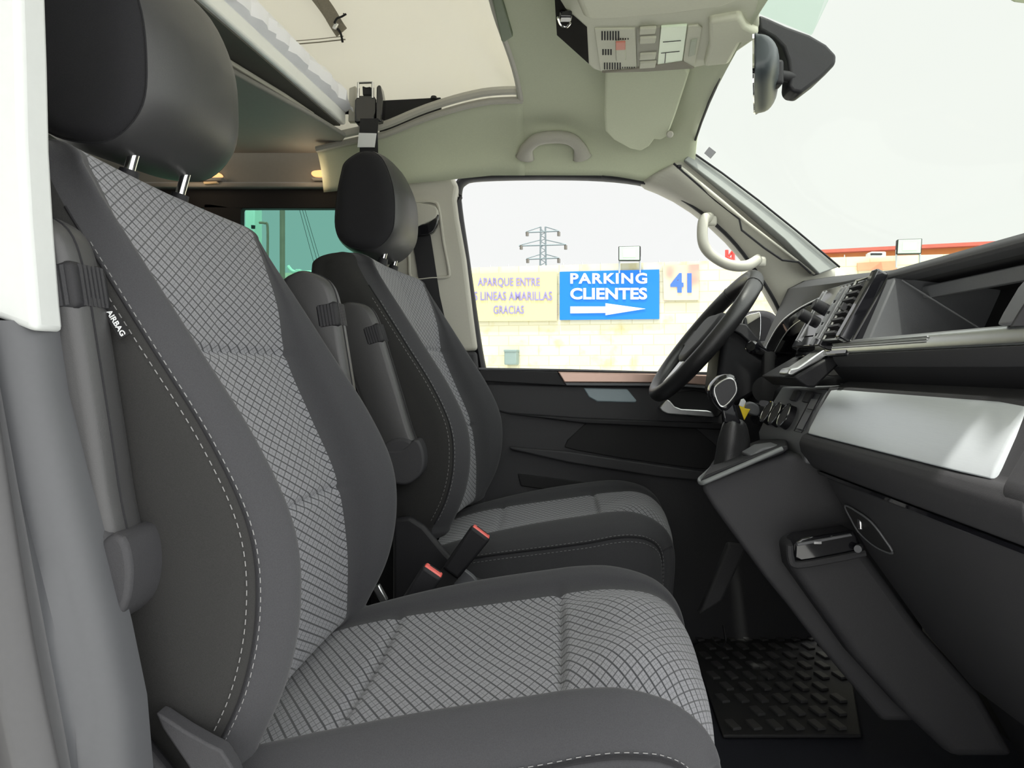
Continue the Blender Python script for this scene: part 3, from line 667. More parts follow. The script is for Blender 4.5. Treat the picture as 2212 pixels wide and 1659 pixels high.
# ---- driver's seat belt
bl = thing('seat_belt', V(930, 700, 2.13), 'black driver seat belt strap hanging from the pale door pillar', 'seat belt')
mk('strap', strap([V(905, 478, 2.138), V(918, 560, 2.143), V(930, 640, 2.143), V(948, 720, 2.143), (V(985, 880, 2.143))], Vector((.026, 0, .002)), .002, (0, 1, 0)), PLB, bl)
mk('guide_loop', prism(cr([V(x, y, 2.115) for x, y in ((890, 487), (925, 482), (946, 462), (944, 485), (930, 505), (890, 508))], 4, True), (0, .02, 0)), GLS, bl, bevel=.004)
mk('guide_cover', prism(cr([V(x, y, 2.11) for x, y in ((880, 440), (930, 442), (944, 452), (940, 470), (910, 485), (885, 490))], 4, True), (0, .03, 0)), TRM, bl, bevel=.006)

# ================================================================== DASHBOARD
dash = thing('dashboard', (.6, YC, .1), 'long black dashboard with brushed aluminium panel and open shelf', 'dashboard')
def ext(name, prof, y0, y1, m, par, **k):
    return mk(name, prism([Vector((x, y0, z)) for x, z in prof], (0, y1-y0, 0)), m, par, **k)
Y0, Y1, Y2, Y3 = .665, 1.20, 1.52, 2.15
TOPS = [(.535, .927), (.56, .938), (.66, .958), (.95, 1.0), (.98, .90)]
ext('top_pad', [(.536, .918), (.536, .926), (.545, .934), (.60, .948), (.70, .962), (.96, 1.005), (.96, .93), (.56, .915)], Y0, 1.22, PLD, dash, bevel=.004)
ext('shelf_cavity', [(.56, .916), (.96, .93), (.96, .80), (.66, .812), (.70, .90)], Y0, Y1, DRK, dash)
mk('shelf_end_wall', prism([Vector((x, 1.175, z)) for x, z in ((.538, .922), (.70, .925), (.70, .80), (.492, .815))], (0, .03, 0)), PLG, dash, bevel=.003)
mk('shelf_back_seam', tube([Vector((.545, 1.17, .915)), Vector((.66, 1.10, .815))], .002, 6), PLG, dash)
ext('shelf_upper_strip', [(.575, .905), (.60, .907), (.60, .888), (.577, .886)], Y0, 1.17, PLG, dash, bevel=.002)
st = ext('shelf_edge', [(.486, .825), (.478, .822), (.473, .812), (.474, .803), (.66, .80), (.66, .812)], Y0, 1.27, SIL, dash, bevel=.003, label='ribbed silver shelf edge')
rb = M()
for k in range(5): rb.add(tube([Vector((.4735+abs(k-1.5)*.0006, .95, .8195-.0036*k)), Vector((.4735+abs(k-1.5)*.0006, 1.265, .8195-.0036*k))], .0011, 6))
mk('shelf_rib', rb, SIL, st)
ext('under_strip', [(.474, .803), (.478, .792), (.486, .781), (.60, .781), (.60, .803)], Y0, 1.27, PLD, dash, bevel=.002)
ext('under_recess', [(.487, .781), (.500, .765), (.512, .752), (.62, .752), (.62, .781)], Y0, 1.30, PLB, dash)
ext('recess_line', [(.500, .7535), (.502, .7505), (.62, .7505), (.62, .7535)], Y0, 1.30, PLG, dash)
dc = []
dpf = [(.478, .7475), (.470, .742), (.452, .713), (.436, .682), (.432, .671), (.60, .671), (.60, .7475)]
mk('decor_panel', loft([[Vector((x+s*.0, y, z)) for x, z in [(a[0]+e, a[1]) for a in dpf]] for y, e, s in ((.735, .02, 0), (.75, .003, 0), (.80, 0, 0), (1.24, 0, 0), (1.268, .002, 0), (1.275, .012, 0))]), BRU, dash, bevel=.002, label='brushed aluminium dash panel')
ext('dash_middle', [(.60, .80), (.49, .75), (.476, .749), (.44, .672), (.430, .668), (.424, .655), (.427, .640), (.440, .622), (.450, .611), (.60, .611)], .68, 1.285, PLD, dash, bevel=.004)
mk('dash_end_cap', prism([Vector((x, .668, z)) for x, z in ((.62, .80), (.485, .76), (.455, .72), (.425, .668), (.43, .64), (.46, .60), (.62, .60))], (0, .05, 0)), PLD, dash, bevel=.008)
gb = ext('glovebox_lid', [(.452, .606), (.462, .585), (.522, .480), (.612, .355), (.690, .262), (.80, .25), (.80, .606)], .675, 1.24, PLD, dash, bevel=.006)
ext('glovebox_seam', [(.446, .611), (.449, .605), (.60, .605), (.60, .611)], .675, 1.26, GLS, dash)
def LID(px, py, off=0):
    d = Vector(((px-PX0)/F, 1, -(py-PY0)/F)); nn_ = Vector((-.105, 0, -.06)).normalized(); p0 = Vector((.462, 0, .585))+nn_*off
    o = Vector((0, 0, H)); return o+d*((p0-o).dot(nn_)/d.dot(nn_))
fl = cr([LID(x, y, .003) for x, y in ((1826, 1092), (1862, 1112), (1884, 1130), (1906, 1158), (1928, 1195), (1890, 1180), (1856, 1150), (1838, 1120))], 4, True)
lt = mk('glovebox_latch', prism(fl, (.02, 0, .012)), DRK, gb, bevel=.002)
mk('latch_rim', tube(fl, .0016, 6, closed=True), PLG, gb)
mk('latch_catch', box(LID(1858, 1132, .004), (.006, .012, .016)), CHR, gb, bevel=.002)
ext('knee_panel', [(.70, .268), (.76, .16), (.82, .02), (.95, .02), (.95, .268)], .67, 1.24, PLB, dash, bevel=.006)
av = mk('side_vent', prism([V(x, y, .80) for x, y in ((2150, 703), (2164, 676), (2196, 622), (2232, 580), (2310, 560), (2310, 716))], (0, -.06, 0)), PLG, dash, bevel=.004, label='grey framed side air vent')
mk('vent_opening', prism([V(x, y, .738) for x, y in ((2180, 706), (2200, 672), (2240, 612), (2330, 590), (2330, 700))], (0, -.004, 0)), DRK, av, bevel=.001)
# centre stack
cs = mk('centre_stack', prism([Vector((x, 1.20, z)) for x, z in ((.535, .924), (.478, .822), (.470, .80), (.62, .76), (.70, .95))], (0, .25, 0)), GLS, dash, bevel=.004)
e1 = Vector((.057, 0, .102)).normalized(); nrm = Vector((-e1.z, 0, e1.x))
RS = Matrix((e1, Vector((0, 1, 0)), nrm)).transposed()
base = Vector((.478, 0, .822))
def onst(s, y, h=0): return base+e1*s+Vector((0, y, 0))+nrm*h
mk('stack_edge', box(onst(.06, 1.212, .008), (.125, .022, .022), RS), GLS, cs, bevel=.004)
ve = mk('air_vent', box(onst(.056, 1.262, .003), (.112, .056, .012), RS), DRK, cs, bevel=.002)
sl = M()
for k in range(8): sl.add(box(onst(.010+k*.0125, 1.262, .012), (.004, .048, .012), RS))
sl.add(box(onst(.055, 1.250, .020), (.012, .006, .008), RS))
mk('vent_slats', sl, PLD, ve)
mk('vent_frame', tube([onst(0, 1.236, .010), onst(.115, 1.236, .010), onst(.115, 1.292, .010), onst(0, 1.292, .010)], .0028, 6, closed=True), SIL, ve)
rd = mk('radio', box(onst(.052, 1.372, .004), (.125, .146, .016), RS), GLS, cs, bevel=.003, label='gloss black radio with silver keys')
for y_ in (1.306, 1.322, 1.338, 1.412, 1.428): mk('radio_trim_bar', box(onst(.055, y_, .013), (.105, .0045, .004), RS), SIL, rd)
for k in range(5): mk('radio_key', box(onst(-.002+k*.022, 1.330, .014), (.017, .011, .005), RS), PLG, rd, bevel=.001)
mk('radio_screen', box(onst(.058, 1.376, .0125), (.095, .068, .003), RS), GLS, rd)
for y_, s_ in ((1.372, .066), (1.424, .050)): mk('rotary_knob', cyl(onst(s_, y_, .010), onst(s_, y_, .034), .0115, .0105, 24), PLB, rd, bevel=.002)
# silver line bending down under the stack
mk('stack_lower_trim', prism([V(x, y, 1.30) for x, y in ((1799, 742), (1800, 764), (1712, 812), (1700, 808), (1706, 797), (1723, 793))], (0, .05, 0)), SIL, dash, bevel=.003)
mk('stack_lower_face', prism([V(x, y, 1.29) for x, y in ((1800, 766), (1815, 786), (1760, 838), (1744, 836), (1715, 815))], (0, .20, 0)), PLB, dash, bevel=.004)
# instrument hood and cluster
hd = cr([V(x, y, Y) for x, y, Y in ((1652, 775, 2.06), (1664, 745, 2.06), (1690, 702, 2.0), (1725, 673, 1.85), (1790, 641, 1.60), (1880, 608, 1.26))], 6)
mk('instrument_bezel', loft([[p, p+Vector((-.006, 0, .004)), p+Vector((.03, 0, .008)), p+Vector((.10, 0, .0)), p+Vector((.10, 0, -.014)), p+Vector((.012, 0, -.016))] for p in hd]), GLS, dash)
mk('bezel_line', tube([p+Vector((-.006, 0, .003)) for p in hd], .0022, 6), SIL, dash)
mk('bezel_line', tube([p+Vector((.010, -.01, -.017)) for p in hd[4:]], .0016, 6), SIL, dash)
cbk = mk('cluster_back', prism([Vector((x, 1.46, z)) for x, z in ((.70, .935), (.665, .83), (.64, .75), (.60, .735), (.76, .735), (.76, .935))], (0, .60, 0)), PLB, dash)
mk('cluster_screen', prism([Vector((x, 1.66, z)) for x, z in ((.692, .915), (.662, .825), (.68, .82), (.71, .91))], (-.006, .38, 0)), GLS, cbk)
mk('cluster_end_wall', prism([Vector((x, 2.062, z)) for x, z in ((.60, .80), (.625, .90), (.70, .93), (.70, .74), (.61, .74))], (0, .02, 0)), PLB, dash, bevel=.003)
far = [V(x, y, 2.12) for x, y in ((1664, 720), (1676, 682), (1688, 650), (1702, 624), (1735, 607), (1800, 597))]+[Vector((.95, 2.12, 1.0)), Vector((.95, 2.12, .88)), Vector((.66, 2.12, .86))]
nea = [V(x, y, 1.235) for x, y in ((1881, 609), (1882, 607), (1884, 604), (1890, 601), (1905, 597), (1990, 577))]+[Vector((.95, 1.235, .99)), Vector((.95, 1.235, .90)), Vector((.56, 1.235, .905))]
def hood_at(y):
    for p, q in zip(hd, hd[1:]):
        if min(p.y, q.y) <= y <= max(p.y, q.y) and abs(p.y-q.y) > 1e-6: return p.lerp(q, (y-p.y)/(q.y-p.y))
    return (hd[2] if y > 2 else hd[-1]).copy()
tp_ = []
for k in range(25):
    t = k/24; sec = [a.lerp(b, t) for a, b in zip(far, nea)]
    hp_ = hood_at(sec[0].y); hp_.y = sec[0].y; hp_ += Vector((-.001, 0, .006))
    sec[0] = hp_; sec[1] = hp_.lerp(sec[3], .35)+Vector((.0, 0, .004)); sec[2] = hp_.lerp(sec[3], .7)+Vector((0, 0, .004)); tp_.append(sec)
mk('driver_top_pad', loft(tp_), PLD, dash, bevel=.004)
ext('windscreen_ledge', [(.78, .93), (.78, .985), (.97, 1.02), (.97, .9)], .67, 2.17, PLB, dash)
ext('driver_lower_panel', [(.66, .765), (.54, .76), (.496, .735), (.488, .70), (.492, .64), (.52, .55), (.60, .42), (.75, .30), (.85, .3), (.85, .765)], 1.55, Y3, PLB, dash, bevel=.01)
ext('driver_side_vent', [(.61, .84), (.585, .77), (.66, .75), (.70, .86)], 2.07, 2.16, PLD, dash, bevel=.01)
# climate panel
cl = mk('climate_panel', prism([Vector((x, 1.278, z)) for x, z in ((.478, .742), (.452, .70), (.430, .650), (.434, .620), (.60, .60), (.60, .745))], (0, .27, 0)), PLG, dash, bevel=.004)
e2 = (Vector((.478, 0, .742))-Vector((.436, 0, .660))).normalized(); n2 = Vector((-e2.z, 0, e2.x)); R2 = Matrix((e2, Vector((0, 1, 0)), n2)).transposed()
def oncl(s, y, h=0): return Vector((.436, 0, .660))+e2*s+Vector((0, y, 0))+n2*h
for y_ in (1.40, 1.455, 1.51): mk('climate_dial', cyl(oncl(.030, y_, -.004), oncl(.030, y_, .016), .024, .022, 28), PLB, cl, bevel=.002)
for y_ in (1.40, 1.455, 1.51): mk('dial_ring', tube([oncl(.030+.0225*math.cos(a), y_+.0225*math.sin(a), .016) for a in [i*math.pi/12 for i in range(24)]], .0016, 6, closed=True), CHR, cl)
for s_, y_, hh in ((.030, 1.318, .034), (.062, 1.318, .020), (.074, 1.36, .020), (.074, 1.43, .020)): mk('climate_button', box(oncl(s_, y_, .004), (hh, .030, .006), R2), PLD if y_ > 1.35 else PLG, cl, bevel=.001)
mk('button_line', tube([oncl(.008, 1.300, .006), oncl(.083, 1.300, .006), oncl(.083, 1.338, .006), oncl(.008, 1.338, .006)], .001, 5, closed=True), PLB, cl)
# ---- key hole bosses on the column side panel
bs = cyl(V(1655, 842, 1.66), V(1668, 842, 1.80), .030, .034, 28)
mk('stalk_boss', bs, DRK, dash)
mk('ignition_boss', cyl(V(1648, 893, 1.62), V(1662, 893, 1.80), .028, .036, 28), GLS, dash)

# ---- steering wheel
ua = math.radians(39); U_ = Vector((math.sin(ua), 0, math.cos(ua))); A_ = Vector((-math.cos(ua), 0, math.sin(ua))); YV = Vector((0, 1, 0))
wc = V(1522, 726, YD)
sw = thing('steering_wheel', wc, 'black leather steering wheel seen nearly edge-on in front of the driver seat', 'steering wheel')
Rw = .182
rim = mk('rim', tube([wc+U_*(Rw*math.cos(a))+YV*(Rw*math.sin(a)) for a in [2*math.pi*i/64 for i in range(64)]], .0172, 14, sq=(1.15, 1), up=A_, closed=True), LET, sw)
for a in (math.radians(-38), math.radians(38)):
    c0 = wc+U_*(Rw*math.cos(a))+YV*(Rw*math.sin(a)); tdir = (-U_*math.sin(a)+YV*math.cos(a)); rd_ = (U_*math.cos(a)+YV*math.sin(a))
    mk('rim_seam', tube([c0+rd_*(.0176*math.cos(b))+A_*(.0202*math.sin(b)) for b in [i*math.pi/10 for i in range(20)]], .0009, 5, closed=True), DRK, rim)
hb = cr([wc+U_*u+YV*v-A_*.03 for u, v in ((.055, -.085), (.062, 0), (.055, .085), (-.02, .09), (-.075, .05), (-.085, 0), (-.075, -.05), (-.02, -.09))], 5, True)
mk('hub', prism(hb, A_*.045), PLD, sw, bevel=.014, seg=4)
for v in (-1, 1): mk('spoke', loft([[wc+YV*(v*.06)+U_*(.03)-A_*.02, wc+YV*(v*.06)-U_*(.03)-A_*.02, wc+YV*(v*.06)-U_*(.03)+A_*.008, wc+YV*(v*.06)+U_*(.03)+A_*.008], [wc+YV*(v*.178)+U_*(.022)-A_*.008, wc+YV*(v*.178)-U_*(.03)-A_*.008, wc+YV*(v*.178)-U_*(.03)+A_*.008, wc+YV*(v*.178)+U_*(.022)+A_*.008]]), PLB, sw, bevel=.005)
mk('spoke', loft([[wc-U_*.06+YV*.03-A_*.02, wc-U_*.06-YV*.03-A_*.02, wc-U_*.06-YV*.03+A_*.005, wc-U_*.06+YV*.03+A_*.005], [wc-U_*.178+YV*.022-A_*.006, wc-U_*.178-YV*.022-A_*.006, wc-U_*.178-YV*.022+A_*.006, wc-U_*.178+YV*.022+A_*.006]]), SIL, sw, bevel=.004)
col = thing('steering_column', wc-A_*.12, 'black steering column shroud behind the wheel with a wiper stalk', 'steering column')
shp = [V(x, y, 1.80) for x, y in ((1565, 700), (1590, 692), (1640, 728), (1680, 790), (1640, 850), (1590, 880), (1545, 850))]
mk('column_shroud', prism(shp, (0, .14, 0)), PLB, col, bevel=.02, seg=4)
mk('shroud_lid', prism([V(x, y, 1.78) for x, y in ((1572, 695), (1612, 700), (1640, 735), (1622, 742), (1600, 722), (1580, 712))], (0, .16, 0)), PLD, col, bevel=.003)
stp = cr([V(x, y, Y) for x, y, Y in ((1668, 770, 1.79), (1648, 765, 1.72), (1632, 755, 1.66), (1622, 748, 1.63))], 4)
mk('wiper_stalk', tube(stp, [.010, .011, .012, .013]+[.015]*(len(stp)-6)+[.014, .010], 12), GLS, col)
mk('key_shaft', cyl(V(1660, 760, 1.68), V(1658, 842, 1.68), .0145, .0125, 16), DRK, col)
# ---- ignition key with yellow tag
ky = thing('ignition_key', V(1640, 890, 1.60), 'key in the ignition with a yellow and white tag hanging from it', 'key')
mk('key_bow', prism(cr([V(x, y, 1.585) for x, y in ((1606, 876), (1622, 868), (1640, 878), (1640, 898), (1622, 896), (1606, 888))], 4, True), (0, .016, 0)), PLG, ky, bevel=.004)
mk('key_cylinder', cyl(V(1642, 888, 1.595), V(1655, 890, 1.66), .011, None, 16), PLB, ky)
mk('tag', prism([V(x, y, 1.58) for x, y in ((1597, 877), (1601, 864), (1607, 862), (1611, 868), (1608, 882), (1621, 884), (1608, 908))], (0, .003, 0)), YEL, ky, bevel=.001, label='yellow triangular tag')
mk('tag_tip', prism([V(x, y, 1.5795) for x, y in ((1596, 876), (1601, 863), (1607, 861), (1612, 868), (1606, 880))], (0, .004, 0)), WLT, ky, bevel=.001, label='white top of tag')

# ================================================================== CENTRE CONSOLE, GEAR LEVER, FLOOR MAT
con = thing('centre_console', (.42, YC, 0), 'dark sloping gear console under the dashboard centre with an open tray', 'console')
pf = [(1512, 1043), (1518, 1062), (1540, 1098), (1600, 1180), (1650, 1248), (1700, 1310), (1760, 1388), (1905, 1562), (2010, 1562), (1990, 1300), (1900, 1010), (1745, 985), (1690, 980), (1600, 1010), (1526, 1036)]
mk('console_body', prism([V(x, y, 1.29) for x, y in pf], (.075, .25, 0)), PLD, con, bevel=.026, seg=6)
tr_ = [V(x, y, 1.272) for x, y in ((1512, 1046), (1514, 1036), (1526, 1026), (1600, 996), (1680, 966), (1700, 962), (1704, 970), (1690, 980), (1600, 1014), (1530, 1042), (1518, 1048))]
mk('gear_surround', prism(tr_, (.08, .27, 0)), PLB, con, bevel=.005)
mk('surround_rim', tube(cr([V(x, y, Y) for x, y, Y in ((1690, 969, 1.272), (1600, 1008, 1.268), (1535, 1036, 1.268), (1516, 1043, 1.275), (1512, 1036, 1.30), (1524, 1024, 1.36), (1545, 1004, 1.45))], 6), .0042, 10), mat('pale_grey_rim', (.14, .15, .15), .4, nvar=.04), con, label='pale grey rim of the gear surround')
mk('surround_well', prism([V(x, y, 1.30) for x, y in ((1530, 1030), (1600, 1000), (1665, 970), (1672, 985), (1600, 1020), (1536, 1044))], (.065, .21, 0)), DRK, con)
mk('small_tray', prism([V(x, y, 1.30) for x, y in ((1620, 984), (1650, 967), (1688, 962), (1690, 972), (1656, 978), (1624, 994))], (0, .06, 0)), PLG, con, bevel=.003)
lw = [(1702, 1172), (1712, 1232), (1760, 1300), (1850, 1425), (1960, 1545), (2060, 1640), (2200, 1640), (2120, 1500), (1990, 1355), (1870, 1190), (1865, 1160)]
mk('lower_block', prism([V(x, y, 1.235) for x, y in lw], (0, .33, 0)), PLD, con, bevel=.016, seg=4)
tray = mk('tray', prism([V(x, y, 1.228) for x, y in ((1718, 1172), (1732, 1163), (1846, 1146), (1852, 1160), (1866, 1192), (1800, 1204), (1730, 1214), (1716, 1206))], (0, .05, 0)), GLS, con, bevel=.004, label='gloss black open tray')
mk('tray_rim', tube(cr([V(x, y, 1.224) for x, y in ((1706, 1178), (1708, 1205), (1722, 1220), (1800, 1208), (1868, 1194))], 5), .006, 8), PLD, con)
mk('tray_shelf', prism([V(x, y, 1.224) for x, y in ((1722, 1174), (1838, 1153), (1842, 1158), (1724, 1180))], (0, .02, 0)), PLG, tray, bevel=.001)
mk('usb_socket', box(V(1766, 1172, 1.222), (.012, .003, .004)), CHR, tray)
mk('power_socket', cyl(V(1853, 1186, 1.215), V(1856, 1182, 1.235), .006, None, 14), PLG, tray)
gl_ = thing('gear_lever', V(1590, 1010, 1.40), 'black gear selector with chrome framed knob and leather gaiter', 'gear lever')
kn = cr([V(x, y, 1.385) for x, y in ((1537, 832), (1556, 812), (1580, 807), (1594, 818), (1597, 845), (1590, 868), (1578, 885), (1565, 892), (1548, 878), (1534, 855))], 5, True)
kc = sum(kn, Vector())/len(kn)
mk('knob', loft([[kc+(p-kc)*s+Vector((0, y, 0)) for p in kn] for y, s in ((-.004, .80), (0, .93), (.010, 1.0), (.028, 1.0), (.040, .9), (.046, .6))]), GLS, gl_, sub=1)
bd = cr([V(x, y, 1.378) for x, y in ((1545, 836), (1570, 818), (1586, 822), (1591, 842), (1584, 858), (1567, 876), (1556, 876), (1546, 856))], 5, True)
mk('knob_badge', prism(bd, (0, .006, 0)), PLD, gl_, bevel=.002, label='dark knob plate')
mk('knob_frame', tube(bd, .0015, 8, closed=True), SIL, gl_)
mk('lever_neck', loft([[p+Vector((0, y, 0)) for y in (0, .03) for p in (V(x0, yy, 1.385), V(x1, yy, 1.385))][:2]+[V(x1, yy, 1.415), V(x0, yy, 1.415)] for x0, x1, yy in ((1556, 1586, 870), (1562, 1594, 900), (1564, 1602, 915))]), GLS, gl_, bevel=.004)
rg = []
random.seed(3)
for x0, x1, yy in ((1560, 1608, 905), (1556, 1614, 925), (1550, 1620, 950), (1549, 1620, 972), (1545, 1622, 995), (1538, 1632, 1018), (1530, 1650, 1034)):
    c = V((x0+x1)/2, yy, 1.40); r_ = (x1-x0)/2*1.40/F
    rg.append([c+Vector((r_*math.cos(a)*(1+.10*math.sin(3*a+yy*.05)), .85*r_*math.sin(a)*(1+.12*math.sin(4*a+yy*.03)), .004*math.sin(2*a))) for a in [2*math.pi*k/20 for k in range(20)]])
mk('gaiter', loft(rg), LET, gl_, sub=1)
fm = thing('floor_mat', (.56, 1.95, 0), 'black rubber mat with raised blocks in the driver footwell', 'floor mat')
mk('mat_sheet', prism([Vector(p) for p in ((.37, 1.60, .004), (.66, 1.60, .004), (.86, 2.20, .004), (.50, 2.24, .004), (.40, 2.1, .004))], (0, 0, .008)), RUB, fm, bevel=.003)
tr = M()
for i in range(9):
    for j in range(9):
        x = .40+j*.045+(.022 if i % 2 else 0)+i*.004; y = 1.64+i*.066
        if x > .64+(y-1.6)*.3 or random.random() < .06: continue
        tr.add(box((x, y, .014), (.020, .042, .007), Matrix.Rotation(.25, 3, 'Z')))
mk('mat_blocks', tr, mat('worn_grey_rubber', (.050, .050, .051), .7), fm, bevel=.002, kind='stuff')
mk('mat_wire', tube([V(1545, 1390, 1.98), V(1560, 1398, 1.97), V(1568, 1385, 1.99), V(1563, 1350, 2.0)], .003, 6), PLB, fm)
mk('trim_14', prism([V(x, y, 1.75) for x, y in ((1575, 1175), (1615, 1180), (1560, 1300), (1510, 1330))], (0, .03, 0)), PLD, kind='structure', bevel=.006, label='dark pedal bracket under the dashboard')
mk('wall_firewall', box((1.0, YC, .4), (.06, 1.7, .95)), DRK, kind='structure', label='black bulkhead under the dashboard')

# ================================================================== ROOF THINGS
def czp(pts, Z, th): return prism([CZ(x, y, Z) for x, y in pts], (0, 0, th))
TRC = mat('pale_olive_console_plastic', (.52, .53, .42), .55, nscale=200, nvar=.04)
oc = thing('overhead_console', (.22, YC, 1.45), 'pale overhead console with switches, red slider and lamp lenses', 'overhead console')
mk('console_shell', czp([(1196, -40), (1205, 82), (1280, 150), (1300, 157), (1400, 154), (1495, 148), (1560, 136), (1640, 80), (1640, -60)], 1.405, .075), TRC, oc, bevel=.006)
mk('recess_panel', czp([(1197, -20), (1203, 76), (1272, 138), (1268, 60), (1222, 20)], 1.4035, .004), mat('black_brown_panel', (.012, .011, .010), .9, spec=.1), oc, smooth=False, label='black recess panel')
hk = M(); hk.add(tube(cr([CZ(x, y, 1.395) for x, y in ((1205, 38), (1212, 54), (1224, 58), (1232, 50))], 5), .0022, 8))
mk('hook', hk, CHR, oc); mk('hook_block', box(CZ(1222, 35, 1.395), (.022, .022, .012)), GLS, oc, bevel=.003)
mk('bin_door', prism([CZ(x, y, 1.372) for x, y in ((1215, -60), (1258, 40), (1272, 48), (1330, 46), (1450, 36), (1560, 20), (1640, -10), (1640, -90))], (0, 0, .034)), TRC, oc, bevel=.014, seg=5)
sw_ = mk('switch_panel', czp([(1284, 64), (1372, 63), (1376, 148), (1297, 153)], 1.4015, .004), TRC, oc, bevel=.001)
def bar(gr, x0, y0, x1, y1, Z=1.4008):
    gr.add(prism([CZ(x0, y0, Z), CZ(x1, y0, Z), CZ(x1, y1, Z), CZ(x0, y1, Z)], (0, 0, .001)))
for bars in ([(1299+k*5.9, 68, 1302.4+k*5.9, 87) for k in range(7)]+[(1339+k*5.5, 83, 1341.5+k*5.5, 86) for k in range(4)], [(1301+k*5.7, 107, 1304.4+k*5.7, 119) for k in range(4)], [(1304.5+k*5.6, 136, 1307.5+k*5.6, 150) for k in range(7)]+[(1344+k*5, 145, 1346+k*5, 148) for k in range(6)]):
    g_ = M()
    for q in bars: bar(g_, *q)
    mk('grille', g_, DRK, sw_, smooth=False)
bt = mk('rocker_switch', czp([(1329, 92), (1351, 91), (1352, 132), (1331, 133)], 1.398, .005), TRC, sw_, bevel=.002)
mk('red_slider', czp([(1330, 92), (1351, 91), (1351, 108), (1330, 109)], 1.397, .003), mat('salmon_red', (.62, .20, .14), .5), bt, bevel=.001, label='salmon red slider')
kp = mk('key_panel', czp([(1375, 62), (1427, 59), (1420, 146), (1376, 148)], 1.4015, .004), mat('taupe_trim', (.30, .30, .24), .6), oc, bevel=.001)
for yy in (64, 84, 119, 137): mk('overhead_key', czp([(1382, yy), (1418, yy-2), (1415, yy+10), (1381, yy+12)], 1.397, .007), TRC, kp, bevel=.002)
mk('lamp_lens', czp([(1428, 60), (1484, 56), (1474, 132), (1420, 140)], 1.400, .005), LEN, oc, bevel=.001, label='lamp lens with a bright reflection in its colour')
lm = M()
for a, b in (((1432, 91), (1471, 88)), ((1428, 115), (1468, 111)), ((1438, 115), (1436, 136))): lm.add(tube([CZ(*a, 1.3995), CZ(*b, 1.3995)], .0008, 5))
mk('lens_line', lm, PLD, oc)
mk('lamp_bezel', czp([(1486, 58), (1508, 56), (1517, 62), (1512, 90), (1500, 146), (1475, 134)], 1.4005, .005), TRC, oc, bevel=.002)
mk('lamp_switch', czp([(1492, 90), (1506, 87), (1501, 120), (1487, 124)], 1.397, .006), mat('greenish_grey_key', (.36, .40, .31), .5), oc, bevel=.002)
mk('console_ledge', czp([(1376, 149), (1420, 141), (1474, 133), (1500, 148), (1400, 155), (1300, 158)], 1.3985, .006), mat('taupe_ledge', (.24, .225, .18), .7), oc, bevel=.001)
mk('sensor_cover', czp([(1530, 50), (1600, 38), (1612, 60), (1640, 75), (1628, 92), (1600, 95), (1575, 140), (1520, 146), (1532, 100)], 1.392, .05), TRC, oc, bevel=.008)
vz = thing('sun_visor', CZ(1400, 250, 1.425), 'pale driver sun visor folded flat under the headliner', 'sun visor')
vp = [CZ(x, y, 1.412-.055*max(0, (y-200)/127)) for x, y in ((1307, 150), (1305, 250), (1308, 285), (1325, 303), (1360, 322), (1385, 327), (1403, 317), (1414, 302), (1428, 303), (1441, 296), (1448, 280), (1463, 240), (1490, 157), (1480, 145))]
mk('visor_board', prism(vp, (0, 0, .016)), HEA, vz, bevel=.006, seg=4)
mk('visor_clip', cyl(CZ(1447, 290, 1.368), CZ(1447, 290, 1.41), .009, None, 14), TRM, vz, bevel=.003)
mk('visor_shadow_notch', czp([(1458, 160), (1478, 158), (1474, 168), (1462, 170)], 1.4105, .004), PLD, vz, bevel=.001)
gh = thing('grab_handle', V(1195, 315, 2.08), 'pale curved grab handle on the headliner above the driver window', 'grab handle')
gp = cr([V(x, y, Y) for x, y, Y in ((1134, 340, 2.10), (1139, 320, 2.07), (1160, 302, 2.05), (1195, 296, 2.045), (1230, 300, 2.05), (1251, 317, 2.07), (1258, 340, 2.10))], 6)
nn_ = len(gp); mk('handle_bar', tube(gp, [.0165+.010*max(0, 1-min(i, nn_-1-i)/7)**1.2 for i in range(nn_)], 16, sq=(.62, 1), up=(0, 1, .3)), TRM, gh, angle=180)
gh2 = thing('grab_handle', V(1560, 540, 2.08), 'pale grab handle on the windscreen pillar above the steering wheel', 'grab handle')
gp = cr([V(x, y, Y) for x, y, Y in ((1534, 470, 2.11), (1521, 474, 2.06), (1517, 500, 2.04), (1521, 530, 2.03), (1540, 553, 2.03), (1575, 572, 2.03), (1612, 574, 2.045), (1638, 560, 2.09))], 6)
mk('handle_bar', tube(gp, .0145, 14, sq=(.8, 1), up=(0, 1, .3)), TRM, gh2, angle=180)
mk('handle_foot', box(V(1534, 478, 2.11), (.035, .03, .03)), TRM, gh2, bevel=.009)
mk('handle_foot', box(V(1638, 566, 2.10), (.04, .03, .03)), TRM, gh2, bevel=.009)
